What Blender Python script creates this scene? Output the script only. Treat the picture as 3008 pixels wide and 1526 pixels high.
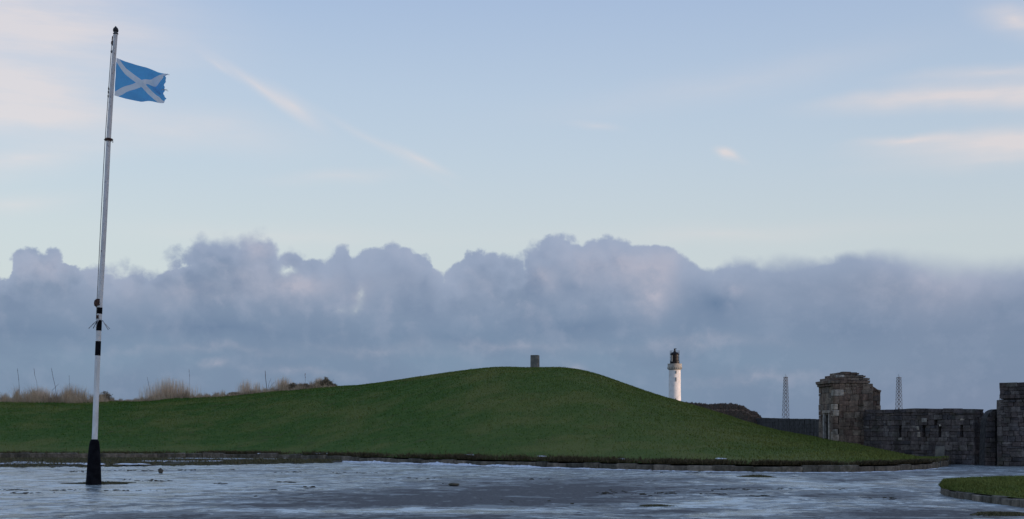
import bpy, bmesh, math, random
import numpy as np
from mathutils import Vector, Matrix, noise as mnoise

for o in list(bpy.data.objects):
    bpy.data.objects.remove(o)
SC = bpy.context.scene
COL = SC.collection
rng = np.random.default_rng(7)
random.seed(7)

# ------------------------------------------------------------------ camera
F, HZ, CX, EYE = 3800.0, 1270.0, 1504.0, 1.6          # focal length in photo pixels, horizon row, centre column, eye height
cam = bpy.data.cameras.new('camera')
cam.sensor_width = 36.0
cam.lens = 36.0 * F / 3008.0
cam.shift_y = (HZ - 763.0) / 3008.0
cam.clip_start = 0.5
cam.clip_end = 60000.0
cam_o = bpy.data.objects.new('camera', cam)
COL.objects.link(cam_o)
cam_o.location = (0, 0, EYE)
cam_o.rotation_euler = (math.radians(90), 0, 0)
SC.camera = cam_o

# ------------------------------------------------------------------ light
SUN_EL, SUN_AZ = math.radians(4.0), math.radians(108.0)   # azimuth clockwise from +Y
sun = bpy.data.lights.new('sun', 'SUN')
sun.energy = 2.6
sun.angle = math.radians(0.5)
sun.color = (1.0, 0.74, 0.60)
sun_o = bpy.data.objects.new('sun', sun)
COL.objects.link(sun_o)
sd = Vector((math.sin(SUN_AZ) * math.cos(SUN_EL), math.cos(SUN_AZ) * math.cos(SUN_EL), math.sin(SUN_EL)))
sun_o.rotation_euler = sd.to_track_quat('Z', 'Y').to_euler()
sun_o.location = (60, -40, 60)

SC.view_settings.view_transform = 'Standard'
SC.view_settings.look = 'None'
SC.view_settings.exposure = 0.0
SC.view_settings.gamma = 1.0
SC.view_settings.use_curve_mapping = False


def lin(r, g, b):
    f = lambda c: (c / 255 / 12.92) if c / 255 <= 0.04045 else ((c / 255 + 0.055) / 1.055) ** 2.4
    return (f(r), f(g), f(b))


class NT:
    """small helper for node trees"""
    def __init__(self, tree):
        self.t = tree
        self.n = tree.nodes
        self.l = tree.links

    def new(self, kind, **kw):
        nd = self.n.new(kind)
        for k, v in kw.items():
            setattr(nd, k, v)
        return nd

    def put(self, inp, v):
        if isinstance(v, bpy.types.NodeSocket):
            self.l.new(v, inp)
        elif isinstance(v, (tuple, list)):
            d = inp.default_value
            inp.default_value = tuple(v) + ((1.0,) if len(d) == 4 and len(v) == 3 else ())
        else:
            inp.default_value = v

    def math(self, op, a, b=0.0, c=0.0, clamp=False):
        m = self.new('ShaderNodeMath', operation=op)
        m.use_clamp = clamp
        self.put(m.inputs[0], a)
        self.put(m.inputs[1], b)
        if len(m.inputs) > 2:
            self.put(m.inputs[2], c)
        return m.outputs[0]

    def vmath(self, op, a, b=(0, 0, 0)):
        m = self.new('ShaderNodeVectorMath', operation=op)
        self.put(m.inputs[0], a)
        if op == 'SCALE':
            self.put(m.inputs['Scale'], b)
        else:
            self.put(m.inputs[1], b)
        return m.outputs[0]

    def noise(self, vec, scale, detail=4.0, rough=0.55, dist=0.0, out=0):
        m = self.new('ShaderNodeTexNoise')
        if vec is not None:
            self.put(m.inputs['Vector'], vec)
        m.inputs['Scale'].default_value = scale
        m.inputs['Detail'].default_value = detail
        m.inputs['Roughness'].default_value = rough
        m.inputs['Distortion'].default_value = dist
        return m.outputs[out]

    def smooth(self, v, a, b, lo=0.0, hi=1.0, kind='SMOOTHSTEP'):
        m = self.new('ShaderNodeMapRange', interpolation_type=kind)
        self.put(m.inputs[0], v)
        self.put(m.inputs[1], a)
        self.put(m.inputs[2], b)
        self.put(m.inputs[3], lo)
        self.put(m.inputs[4], hi)
        return m.outputs[0]

    def mix(self, fac, a, b, blend='MIX'):
        m = self.new('ShaderNodeMix', data_type='RGBA', blend_type=blend)
        self.put(m.inputs[0], fac)
        self.put(m.inputs[6], a)
        self.put(m.inputs[7], b)
        return m.outputs[2]

    def ramp(self, fac, stops, interp='LINEAR'):
        m = self.new('ShaderNodeValToRGB')
        cr = m.color_ramp
        cr.interpolation = interp
        while len(cr.elements) < len(stops):
            cr.elements.new(0.5)
        for e, (p, c) in zip(cr.elements, stops):
            e.position = p
            e.color = tuple(c) + (1.0,)
        self.put(m.inputs[0], fac)
        return m.outputs[0]


# ------------------------------------------------------------------ sky (world)
def build_sky():
    w = bpy.data.worlds.new('World')
    SC.world = w
    w.use_nodes = True
    k = NT(w.node_tree)
    bg = w.node_tree.nodes['Background']
    bg.inputs[1].default_value = 0.1
    G = 10.0                                        # colours below are radiances; strength is 0.1
    neb = k.new('ShaderNodeTexSky', sky_type='NISHITA')
    neb.sun_disc = False
    neb.sun_elevation = SUN_EL
    neb.sun_rotation = SUN_AZ
    neb.ozone_density = 2.0
    tc = k.new('ShaderNodeTexCoord').outputs['Generated']
    sx = k.new('ShaderNodeSeparateXYZ')
    k.put(sx.inputs[0], tc)
    X, Y, Z = sx.outputs
    r = k.math('SQRT', k.math('ADD', k.math('MULTIPLY', X, X), k.math('MULTIPLY', Y, Y)))
    t = k.math('DIVIDE', Z, k.math('MAXIMUM', r, 0.02))           # tan(elevation)
    az = k.math('ARCTAN2', X, Y)
    cb = k.new('ShaderNodeCombineXYZ')
    k.put(cb.inputs[0], az)
    k.put(cb.inputs[1], t)
    P = cb.outputs[0]

    def pa(px, py):
        a = math.atan((px - CX) / F)
        return a, (HZ - py) / F * math.cos(a)

    # clear sky by elevation
    tt = k.math('MULTIPLY', t, 1.0 / 2.0, clamp=True)
    e = lambda *c: tuple(max(0.0, a - b) for a, b in zip(lin(*c), (0.066, 0.088, 0.096)))
    clear = k.ramp(tt, [(0.0, e(190, 200, 208)), (0.075, e(194, 205, 213)), (0.105, e(187, 202, 217)), (0.13, e(181, 198, 218)),
                        (0.167, e(168, 188, 216)), (0.26, e(152, 175, 213)), (1.0, e(128, 156, 200))])
    clear = k.mix(k.math('MULTIPLY', k.smooth(az, 0.05, 0.42), 0.10), clear, e(150, 165, 185))
    # cirrus, warm and soft
    nw = k.noise(P, 9.0, 4.0, 0.55, out=1)
    wv = k.vmath('SCALE', k.vmath('SUBTRACT', nw, (0.5, 0.5, 0.5)), 0.035)
    PW = k.vmath('ADD', P, k.vmath('MULTIPLY', wv, (1.0, 0.6, 0.0)))
    strk_v = k.new('ShaderNodeMapping')
    k.put(strk_v.inputs[0], P)
    strk_v.inputs['Scale'].default_value = (9.0, 55.0, 1.0)
    strk_v.inputs['Rotation'].default_value = (0, 0, math.radians(6))
    strk = k.noise(strk_v.outputs[0], 1.0, 5.0, 0.6)

    def blob(px, py, rx, ry, ang=0.0, vec=None, kind='QUADRATIC_SPHERE'):
        a, tv = pa(px, py)
        m = k.new('ShaderNodeMapping', vector_type='TEXTURE')
        k.put(m.inputs[0], PW if vec is None else vec)
        m.inputs['Location'].default_value = (a, tv, 0)
        m.inputs['Rotation'].default_value = (0, 0, math.radians(ang))
        m.inputs['Scale'].default_value = (rx / F, ry / F, 1)
        g = k.new('ShaderNodeTexGradient', gradient_type=kind)
        k.put(g.inputs[0], m.outputs[0])
        return g.outputs[1]

    def total(lst, vec=None):
        s = None
        for b in lst:
            v = k.math('MULTIPLY', blob(*b[:5], vec=vec), b[5])
            s = v if s is None else k.math('ADD', s, v)
        return s

    cir = total([(60, 250, 420, 180, -8, 1.0), (-40, 330, 420, 120, 10, 0.7), (60, 460, 560, 90, 10, 0.6),
                 (60, 40, 800, 230, 0, 0.75), (150, 120, 900, 300, 0, 0.3), (520, 370, 620, 110, -3, 0.5), (60, 590, 300, 50, 3, 0.3),
                 (2860, 292, 640, 58, -1.5, 0.95), (2640, 290, 330, 40, -2, 0.5), (2900, 225, 420, 40, -1, 0.6), (3150, 270, 500, 90, 0, 0.5), (2950, 428, 560, 60, -1, 1.0), (2660, 418, 230, 26, -2, 0.7),
                 (3150, 400, 420, 80, 0, 0.6), (2990, 60, 200, 85, -22, 0.85), (2900, 480, 560, 50, 0, 0.35),
                 (2125, 445, 56, 26, -22, 1.0), (2150, 452, 70, 24, -25, 0.5), (1750, 368, 130, 24, -8, 0.3), (2150, 240, 900, 90, 8, 0.22),
                 (1000, 520, 330, 40, 5, 0.3), (2100, 690, 1000, 60, 0, 0.25), (800, 700, 700, 60, 0, 0.25)])
    trail = total([(760, 258, 260, 30, -33, 0.55), (860, 310, 180, 46, -33, 0.6), (1100, 415, 420, 26, -29, 0.25),
                   (1235, 470, 170, 24, -25, 0.55), (640, 195, 100, 18, -35, 0.3)],
                  vec=k.vmath('ADD', P, k.vmath('SCALE', wv, 0.25)))
    outside = k.math('MULTIPLY', k.smooth(k.math('ABSOLUTE', az), 0.42, 0.9), k.smooth(strk, 0.5, 0.8, 0, 0.5))
    cs = k.math('ADD', k.math('MULTIPLY', k.math('ADD', cir, outside), k.smooth(strk, 0.25, 0.7, 0.65, 1.25)), trail)
    cs = k.math('MULTIPLY', cs, 1.15)
    cs = k.math('MULTIPLY', k.math('MINIMUM', cs, 0.95), k.smooth(t, 1.6, 0.4))
    col = k.mix(cs, clear, e(217, 211, 214))

    # cumulus bank: height of its top by azimuth
    top = [(0, 770), (35, 748), (75, 738), (110, 742), (140, 735), (180, 742), (205, 768), (270, 772), (310, 795), (380, 775),
           (440, 762), (500, 748), (545, 722), (570, 702), (640, 696), (720, 686), (770, 690), (800, 700), (815, 722),
           (870, 728), (905, 752), (960, 745), (990, 728), (1015, 726), (1045, 755), (1085, 734), (1130, 726), (1190, 722),
           (1235, 746), (1265, 772), (1310, 800), (1335, 785), (1365, 755), (1400, 738), (1435, 736), (1490, 756), (1538, 752),
           (1550, 712), (1590, 706), (1640, 694), (1700, 698), (1780, 700), (1850, 700), (1930, 702), (1975, 714), (1995, 742),
           (2040, 772), (2080, 782), (2140, 772), (2230, 764), (2330, 758), (2420, 752), (2520, 742), (2600, 740), (2680, 752),
           (2780, 766), (2880, 772), (3008, 768)]
    fc = k.new('ShaderNodeFloatCurve')
    cv = fc.mapping.curves[0]
    A0, A1 = -0.40, 0.40
    pts = []
    for px, py in top:
        a, tv = pa(px, py)
        pts.append(((a - A0) / (A1 - A0), tv / 0.2))
    pts = [(0.0, pts[0][1])] + pts + [(1.0, pts[-1][1])]
    while len(cv.points) < len(pts):
        cv.points.new(0.5, 0.5)
    for p, (x, y) in zip(cv.points, pts):
        p.location = (x, y)
        p.handle_type = 'AUTO'
    fc.mapping.update()
    n1 = k.noise(P, 42.0, 6.0, 0.62)
    n1c = k.noise(P, 42.0, 6.0, 0.62, out=1)
    n2 = k.noise(k.vmath('MULTIPLY', P, (1.0, 1.4, 1.0)), 9.0, 6.0, 0.55, dist=0.4)
    azw = k.math('ADD', az, k.math('MULTIPLY', k.math('SUBTRACT', k.noise(P, 55.0, 5.0, 0.6), 0.5), 0.012))
    k.put(fc.inputs['Value'], k.math('DIVIDE', k.math('SUBTRACT', azw, A0), A1 - A0, clamp=True))
    far = k.smooth(k.math('ABSOLUTE', az), 0.40, 0.9)
    hgt = k.math('MULTIPLY', fc.outputs[0], 0.2)
    hgt = k.math('ADD', hgt, k.math('MULTIPLY', k.math('MULTIPLY', k.math('SUBTRACT', n2, 0.5), far), 0.16))
    hgt = k.math('MULTIPLY', hgt, k.smooth(az, 1.25, 0.7))         # the bank ends before the sun's side
    hgt = k.math('MULTIPLY', hgt, k.smooth(az, 1.25, 0.7))         # the bank ends before the sun's side
    crisp = k.math('MULTIPLY', k.smooth(az, 0.22, 0.10, 0.22, 1.0), k.smooth(n2, 0.30, 0.62, 0.35, 1.0))

    def cell(vec, scale):
        m = k.new('ShaderNodeTexVoronoi', feature='SMOOTH_F1', voronoi_dimensions='2D')
        k.put(m.inputs['Vector'], vec)
        m.inputs['Scale'].default_value = scale
        m.inputs['Smoothness'].default_value = 0.25
        m.inputs['Detail'].default_value = 0.0
        return k.math('SUBTRACT', 1.0, k.math('MULTIPLY', m.outputs['Distance'], k.math('MULTIPLY', m.outputs['Distance'], 1.6)))

    def bulge(vec):
        w_ = k.vmath('ADD', vec, k.vmath('SCALE', k.vmath('SUBTRACT', k.noise(vec, 60.0, 4.0, 0.6, out=1), (0.5, 0.5, 0.5)), 0.016))
        f_ = k.math('MULTIPLY', cell(w_, 17.0), 0.60)
        f_ = k.math('ADD', f_, k.math('MULTIPLY', cell(w_, 46.0), 0.24))
        return k.math('ADD', f_, k.math('MULTIPLY', k.noise(w_, 70.0, 5.0, 0.6), 0.30))

    B0 = bulge(P)
    B1 = bulge(k.vmath('ADD', P, (0.0065, 0.0050, 0.0)))
    relief = k.math('MULTIPLY', k.math('SUBTRACT', B0, B1), crisp)                              # puffs turned to the sun on the right
    wf = k.vmath('ADD', P, k.vmath('SCALE', k.vmath('SUBTRACT', k.noise(P, 80.0, 4.0, 0.6, out=1), (0.5, 0.5, 0.5)), 0.010))
    fringe = k.math('ADD', k.math('MULTIPLY', k.math('SUBTRACT', cell(wf, 40.0), 0.72), 0.012), k.math('MULTIPLY', k.math('SUBTRACT', cell(wf, 95.0), 0.72), 0.008))
    fringe = k.math('ADD', fringe, k.math('MULTIPLY', k.math('SUBTRACT', k.noise(P, 120.0, 6.0, 0.65), 0.5), 0.016))
    hgt = k.math('ADD', hgt, k.math('MULTIPLY', fringe, crisp))
    d = k.math('SUBTRACT', hgt, t)                                # depth below the cloud top
    # edge softness differs along the bank
    soft = k.math('ADD', 0.0032, k.math('MULTIPLY', k.smooth(k.noise(P, 11.0, 2.0), 0.45, 0.7), 0.008))
    soft = k.math('ADD', soft, k.math('MULTIPLY', k.smooth(az, 0.20, 0.36), 0.012))
    mask = k.smooth(k.math('DIVIDE', d, soft), -0.55, 1.0)
    mask = k.math('MULTIPLY', mask, k.smooth(az, 1.25, 0.9))
    # inner tone
    c = lambda *v: lin(*v)
    body = k.ramp(k.math('DIVIDE', t, 0.16, clamp=True),
                  [(0.0, c(119, 139, 165)), (0.22, c(120, 142, 168)), (0.34, c(121, 144, 170)), (0.46, c(120, 141, 168)), (0.58, c(130, 147, 173)),
                   (0.72, c(143, 156, 180)), (0.86, c(144, 157, 182)), (1.0, c(150, 163, 187))])
    body = k.mix(k.math('MULTIPLY', k.smooth(az, 0.12, 0.36), 0.55), body, k.ramp(k.math('DIVIDE', t, 0.16, clamp=True),
                 [(0.0, c(118, 131, 158)), (0.4, c(124, 137, 163)), (0.75, c(140, 151, 175)), (1.0, c(152, 163, 184))]))
    dark = k.smooth(n2, 0.42, 0.62)
    body = k.mix(k.math('MULTIPLY', dark, 0.55), body, c(113, 133, 161))
    lump = k.smooth(n1, 0.35, 0.70)
    lit = total([(150, 765, 150, 60, 0, 0.8), (770, 725, 150, 80, -20, 0.75), (720, 800, 120, 60, 0, 0.2), (880, 832, 150, 44, -6, 0.8), (860, 850, 300, 80, 0, 0.3),
                 (1850, 775, 280, 110, 0, 0.8), (1930, 860, 110, 130, 0, 0.8), (1700, 745, 200, 50, 0, 0.3), (1600, 830, 90, 60, -30, 0.45), (1960, 760, 80, 90, 0, 0.4),
                 (560, 860, 260, 60, 5, 0.3), (380, 800, 240, 60, 5, 0.35), (2750, 830, 420, 120, 0, 0.4), (2150, 850, 80, 50, 0, 0.35),
                 (1120, 1025, 420, 30, -4, 0.2), (600, 1020, 500, 26, -2, 0.22), (900, 1090, 260, 26, -2, 0.2),
                 (640, 1075, 60, 30, 0, 0.55), (1690, 1070, 60, 36, -20, 0.35), (1060, 880, 60, 70, -30, 0.3), (2230, 1115, 420, 34, 0, 0.22),
                 (1500, 1010, 420, 40, 0, 0.25), (2050, 1010, 420, 40, 0, 0.25)],
                vec=k.vmath('ADD', P, k.vmath('ADD', wv, k.vmath('SCALE', k.vmath('SUBTRACT', n1c, (0.5, 0.5, 0.5)), 0.02))))
    litf = k.math('MULTIPLY', lit, k.smooth(n1, 0.3, 0.72, 0.5, 1.7))
    shade = total([(620, 960, 560, 60, -3, 0.8), (1350, 1000, 420, 50, -4, 0.4), (1480, 800, 120, 70, 0, 0.25), (2090, 900, 170, 140, 0, 1.1),
                   (1700, 960, 500, 60, 0, 0.6), (2500, 960, 500, 110, 0, 0.35), (120, 960, 400, 70, 0, 0.5), (930, 760, 160, 40, -8, 0.45),
                   (1160, 790, 130, 70, 0, 0.4), (620, 760, 160, 60, 0, 0.3), (1700, 850, 110, 50, 0, 0.5), (1250, 850, 100, 120, 0, 0.25)],
                  vec=k.vmath('ADD', P, wv))
    body = k.mix(k.math('MULTIPLY', shade, 0.85), body, c(98, 122, 154))
    body = k.mix(k.math('MINIMUM', k.math('MULTIPLY', litf, 1.15), 0.95), body, c(174, 175, 191))
    body = k.mix(k.math('MULTIPLY', k.math('SUBTRACT', lump, 0.4), 0.20), body, c(160, 171, 194))
    up = k.smooth(t, 0.055, 0.12)
    body = k.mix(k.math('MULTIPLY', k.smooth(relief, 0.0, 0.22), k.math('ADD', 0.03, k.math('MULTIPLY', up, 0.34))), body, c(172, 177, 196))
    body = k.mix(k.math('MULTIPLY', k.smooth(relief, 0.0, -0.22), k.math('ADD', 0.03, k.math('MULTIPLY', up, 0.26))), body, c(101, 122, 155))
    rim = k.smooth(d, 0.030, 0.0)
    body = k.mix(k.math('MULTIPLY', rim, 0.55), body, c(160, 173, 197))
    # gaps of clear sky seen through the bank
    hole = total([(845, 797, 66, 28, -4, 0.95), (1060, 865, 30, 50, -20, 0.5), (1045, 905, 60, 34, 30, 0.38), (1000, 905, 50, 24, 20, 0.3)],
                 vec=k.vmath('ADD', P, k.vmath('SCALE', k.vmath('SUBTRACT', n1c, (0.5, 0.5, 0.5)), 0.022)))
    mask = k.math('MULTIPLY', mask, k.math('SUBTRACT', 1.0, k.smooth(hole, 0.05, 1.0)))
    glow = k.vmath('MULTIPLY', neb.outputs[0], (0.105, 0.090, 0.080))      # the low sun's own sky, warm towards the right
    col = k.mix(mask, k.vmath('ADD', col, glow), k.vmath('ADD', body, k.vmath('SCALE', glow, 0.1)))
    # below the horizon the ground hides it anyway
    col = k.mix(k.smooth(t, -0.01, -0.08), col, c(70, 85, 100))
    outc = k.vmath('SCALE', col, G)
    k.l.new(outc, bg.inputs[0])


build_sky()


# ------------------------------------------------------------------ helpers
def D_of(py, z=0.0):
    return F * (EYE - z) / (py - HZ)


def at(px, D, py=None):
    """world point seen at photo column px, depth D (and row py)"""
    x = (px - CX) * D / F
    return Vector((x, D, EYE + (HZ - py) * D / F)) if py is not None else Vector((x, D, 0.0))


def gp(px, py, z=0.0):
    D = D_of(py, z)
    return Vector(((px - CX) * D / F, D, z))


def link(name, me, mats=None, parent=None):
    o = bpy.data.objects.new(name, me)
    COL.objects.link(o)
    if mats is not None and isinstance(me, bpy.types.Mesh) and not me.materials:
        for m in (mats if isinstance(mats, (list, tuple)) else [mats]):
            me.materials.append(m)
    if parent is not None:
        o.parent = parent
    return o


def empty(name, loc=(0, 0, 0), rz=0.0):
    o = bpy.data.objects.new(name, None)
    o.empty_display_size = 0.2
    COL.objects.link(o)
    o.location = loc
    o.rotation_euler = (0, 0, rz)
    return o


def tag(o, label=None, cat=None, group=None, kind=None):
    if label:
        o['label'] = label
    if cat:
        o['category'] = cat
    if group:
        o['group'] = group
    if kind:
        o['kind'] = kind
    return o


def np_mesh(name, V, quads=None, tris=None, attr=None, smooth=False):
    me = bpy.data.meshes.new(name)
    V = np.asarray(V, dtype=np.float32)
    q = np.zeros((0, 4), np.int32) if quads is None else np.asarray(quads, np.int32)
    t3 = np.zeros((0, 3), np.int32) if tris is None else np.asarray(tris, np.int32)
    me.vertices.add(len(V))
    me.vertices.foreach_set('co', V.ravel())
    nl = q.size + t3.size
    me.loops.add(nl)
    me.loops.foreach_set('vertex_index', np.concatenate([q.ravel(), t3.ravel()]).astype(np.int32))
    npoly = len(q) + len(t3)
    me.polygons.add(npoly)
    st = np.concatenate([np.arange(len(q)) * 4, q.size + np.arange(len(t3)) * 3]).astype(np.int32)
    me.polygons.foreach_set('loop_start', st)
    me.update(calc_edges=True)
    if smooth:
        me.polygons.foreach_set('use_smooth', np.ones(npoly, bool))
    for an, av in (attr or {}).items():
        a = me.attributes.new(an, 'FLOAT', 'POINT')
        a.data.foreach_set('value', np.asarray(av, np.float32))
    me.validate()
    return me


def grid_quads(nu, nv):
    i, j = np.meshgrid(np.arange(nu - 1), np.arange(nv - 1), indexing='ij')
    a = (i * nv + j).ravel()
    return np.stack([a, a + nv, a + nv + 1, a + 1], 1)


def blades(P, h, w, lean, tint, droop=0.35):
    """curved blades of grass; P (n,3), h, w (n), lean (n,2)"""
    n = len(P)
    ang = rng.uniform(0, 2 * np.pi, n)
    side = np.stack([np.cos(ang), np.sin(ang), np.zeros(n)], 1) * (w[:, None] / 2)
    L = np.concatenate([lean, np.zeros((n, 1))], 1) * h[:, None]
    up = np.zeros((n, 3))
    up[:, 2] = h
    mid = P + up * 0.55 + L * (0.55 - droop * 0.5)
    tip = P + up + L
    V = np.stack([P - side, P + side, mid - side * 0.75, mid + side * 0.75, tip], 1).reshape(-1, 3)
    b = np.arange(n) * 5
    q = np.stack([b, b + 1, b + 3, b + 2], 1)
    t3 = np.stack([b + 2, b + 3, b + 4], 1)
    return V, q, t3, np.repeat(tint, 5)


def lathe(prof, seg=24, cx=0.0, cy=0.0):
    V, Fc = [], []
    for (r, z) in prof:
        for s in range(seg):
            a = 2 * math.pi * s / seg
            V.append((cx + r * math.cos(a), cy + r * math.sin(a), z))
    for i in range(len(prof) - 1):
        for s in range(seg):
            s2 = (s + 1) % seg
            Fc.append((i * seg + s, i * seg + s2, (i + 1) * seg + s2, (i + 1) * seg + s))
    Fc.append(tuple(range(seg))[::-1])
    Fc.append(tuple((len(prof) - 1) * seg + s for s in range(seg)))
    return V, Fc


def tube(path, rad, seg=8):
    """tube along a list of points"""
    V, Fc = [], []
    P = [Vector(p) for p in path]
    R = rad if isinstance(rad, (list, tuple)) else [rad] * len(P)
    for i, p in enumerate(P):
        d = (P[min(i + 1, len(P) - 1)] - P[max(i - 1, 0)]).normalized()
        a = d.orthogonal().normalized() if abs(d.z) < 0.9 else Vector((1, 0, 0)) - d * d.x
        a.normalize()
        b = d.cross(a)
        for s in range(seg):
            t = 2 * math.pi * s / seg
            V.append(p + (a * math.cos(t) + b * math.sin(t)) * R[i])
    for i in range(len(P) - 1):
        for s in range(seg):
            s2 = (s + 1) % seg
            Fc.append((i * seg + s, i * seg + s2, (i + 1) * seg + s2, (i + 1) * seg + s))
    Fc.append(tuple(range(seg))[::-1])
    Fc.append(tuple((len(P) - 1) * seg + s for s in range(seg)))
    return V, Fc


def box(c, s, rz=0.0):
    V = []
    for sz in (-1, 1):
        for sx, sy in ((-1, -1), (1, -1), (1, 1), (-1, 1)):
            x, y = sx * s[0] / 2, sy * s[1] / 2
            V.append((c[0] + x * math.cos(rz) - y * math.sin(rz), c[1] + x * math.sin(rz) + y * math.cos(rz), c[2] + sz * s[2] / 2))
    return V, [(3, 2, 1, 0), (4, 5, 6, 7), (0, 1, 5, 4), (1, 2, 6, 5), (2, 3, 7, 6), (3, 0, 4, 7)]


def py_mesh(name, pieces, smooth=False):
    V, Fc = [], []
    for v, f in pieces:
        o = len(V)
        V += [tuple(p) for p in v]
        Fc += [tuple(i + o for i in q) for q in f]
    me = bpy.data.meshes.new(name)
    me.from_pydata(V, [], Fc)
    me.update()
    if smooth:
        me.shade_smooth() if hasattr(me, 'shade_smooth') else None
        try:
            me.set_sharp_from_angle(angle=math.radians(40))
        except Exception:
            pass
    return me


# ------------------------------------------------------------------ materials
def material(name, build):
    m = bpy.data.materials.new(name)
    m.use_nodes = True
    k = NT(m.node_tree)
    b = m.node_tree.nodes['Principled BSDF']
    build(k, b)
    return m


def simple(name, c1, c2, scale=6.0, rough=0.8, bump=0.0, bscale=30.0, lo=0.38, hi=0.65, spec=0.3, metal=0.0):
    def f(k, b):
        co = k.new('ShaderNodeTexCoord').outputs['Object']
        n = k.noise(co, scale, 6.0, 0.6)
        k.put(b.inputs['Base Color'], k.mix(k.smooth(n, lo, hi), c1, c2))
        b.inputs['Roughness'].default_value = rough
        b.inputs['Specular IOR Level'].default_value = spec
        b.inputs['Metallic'].default_value = metal
        if bump:
            bp = k.new('ShaderNodeBump')
            bp.inputs['Strength'].default_value = bump
            bp.inputs['Distance'].default_value = 0.05
            k.put(bp.inputs['Height'], k.noise(co, bscale, 5.0, 0.65))
            k.l.new(bp.outputs[0], b.inputs['Normal'])
    return material(name, f)


def turf_mat(name, c1, c2, c3, blade=False):
    def f(k, b):
        co = k.new('ShaderNodeNewGeometry').outputs['Position']
        big = k.noise(co, 0.22, 5.0, 0.6)
        mid = k.noise(co, 1.7, 5.0, 0.65)
        fine = k.noise(co, 16.0, 3.0, 0.7)
        c = k.mix(k.smooth(mid, 0.35, 0.68), c1, c2)
        worn = k.noise(co, 0.7, 6.0, 0.7, dist=0.6)
        c = k.mix(k.math('MULTIPLY', k.smooth(worn, 0.54, 0.72), 0.70), c, (0.115, 0.100, 0.045))
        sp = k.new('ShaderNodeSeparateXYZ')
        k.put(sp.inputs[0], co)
        dry_glow = k.math('ADD', k.smooth(big, 0.42, 0.72), k.smooth(sp.outputs[0], -12.0, 16.0, 0.0, 0.65), clamp=True)   # random dry patches, plus warm side light painted in towards the right
        c = k.mix(k.math('MULTIPLY', dry_glow, 0.8), c, c3)
        if blade:
            a = k.new('ShaderNodeAttribute', attribute_name='tint')
            c = k.mix(a.outputs['Fac'], k.vmath('SCALE', c, 0.72), k.vmath('SCALE', c, 1.45))
        else:
            c = k.mix(k.smooth(fine, 0.3, 0.7), k.vmath('SCALE', c, 0.7), k.vmath('SCALE', c, 1.3))
            bp = k.new('ShaderNodeBump')
            bp.inputs['Strength'].default_value = 0.8
            bp.inputs['Distance'].default_value = 0.08
            k.put(bp.inputs['Height'], fine)
            k.l.new(bp.outputs[0], b.inputs['Normal'])
        k.put(b.inputs['Base Color'], c)
        b.inputs['Roughness'].default_value = 0.75
        b.inputs['Specular IOR Level'].default_value = 0.03
    return material(name, f)


def tint_mat(name, c1, c2, rough=0.85, trans=0.0):
    def f(k, b):
        a = k.new('ShaderNodeAttribute', attribute_name='tint')
        k.put(b.inputs['Base Color'], k.mix(a.outputs['Fac'], c1, c2))
        b.inputs['Roughness'].default_value = rough
        b.inputs['Specular IOR Level'].default_value = 0.1
    return material(name, f)


G1, G2, G3 = (0.054, 0.111, 0.0215), (0.086, 0.142, 0.0285), (0.160, 0.166, 0.047)
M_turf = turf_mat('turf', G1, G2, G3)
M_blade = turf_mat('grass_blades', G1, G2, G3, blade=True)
M_lip = tint_mat('withered_grass', (0.095, 0.080, 0.046), (0.21, 0.165, 0.100))
M_dead = tint_mat('dead_grass', (0.28, 0.205, 0.14), (0.72, 0.54, 0.37))
M_pale = tint_mat('pale_dead_grass', (0.50, 0.37, 0.26), (0.84, 0.65, 0.47))
M_bramble = tint_mat('bramble', (0.12, 0.105, 0.068), (0.36, 0.27, 0.18))
M_heather = tint_mat('heather', (0.08, 0.058, 0.048), (0.30, 0.21, 0.15))
M_stalk = simple('dry_stalk', (0.030, 0.024, 0.020), (0.07, 0.05, 0.04), 8.0)
M_soil = simple('soil', (0.040, 0.034, 0.024), (0.080, 0.068, 0.042), 3.0, 0.95, 0.6, 12.0)
M_land = simple('rough_land', (0.030, 0.045, 0.022), (0.060, 0.060, 0.032), 0.05, 0.95)
M_snow = simple('snow', (0.62, 0.66, 0.72), (0.82, 0.84, 0.87), 9.0, 0.55, 0.5, 20.0)
M_white = None


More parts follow.
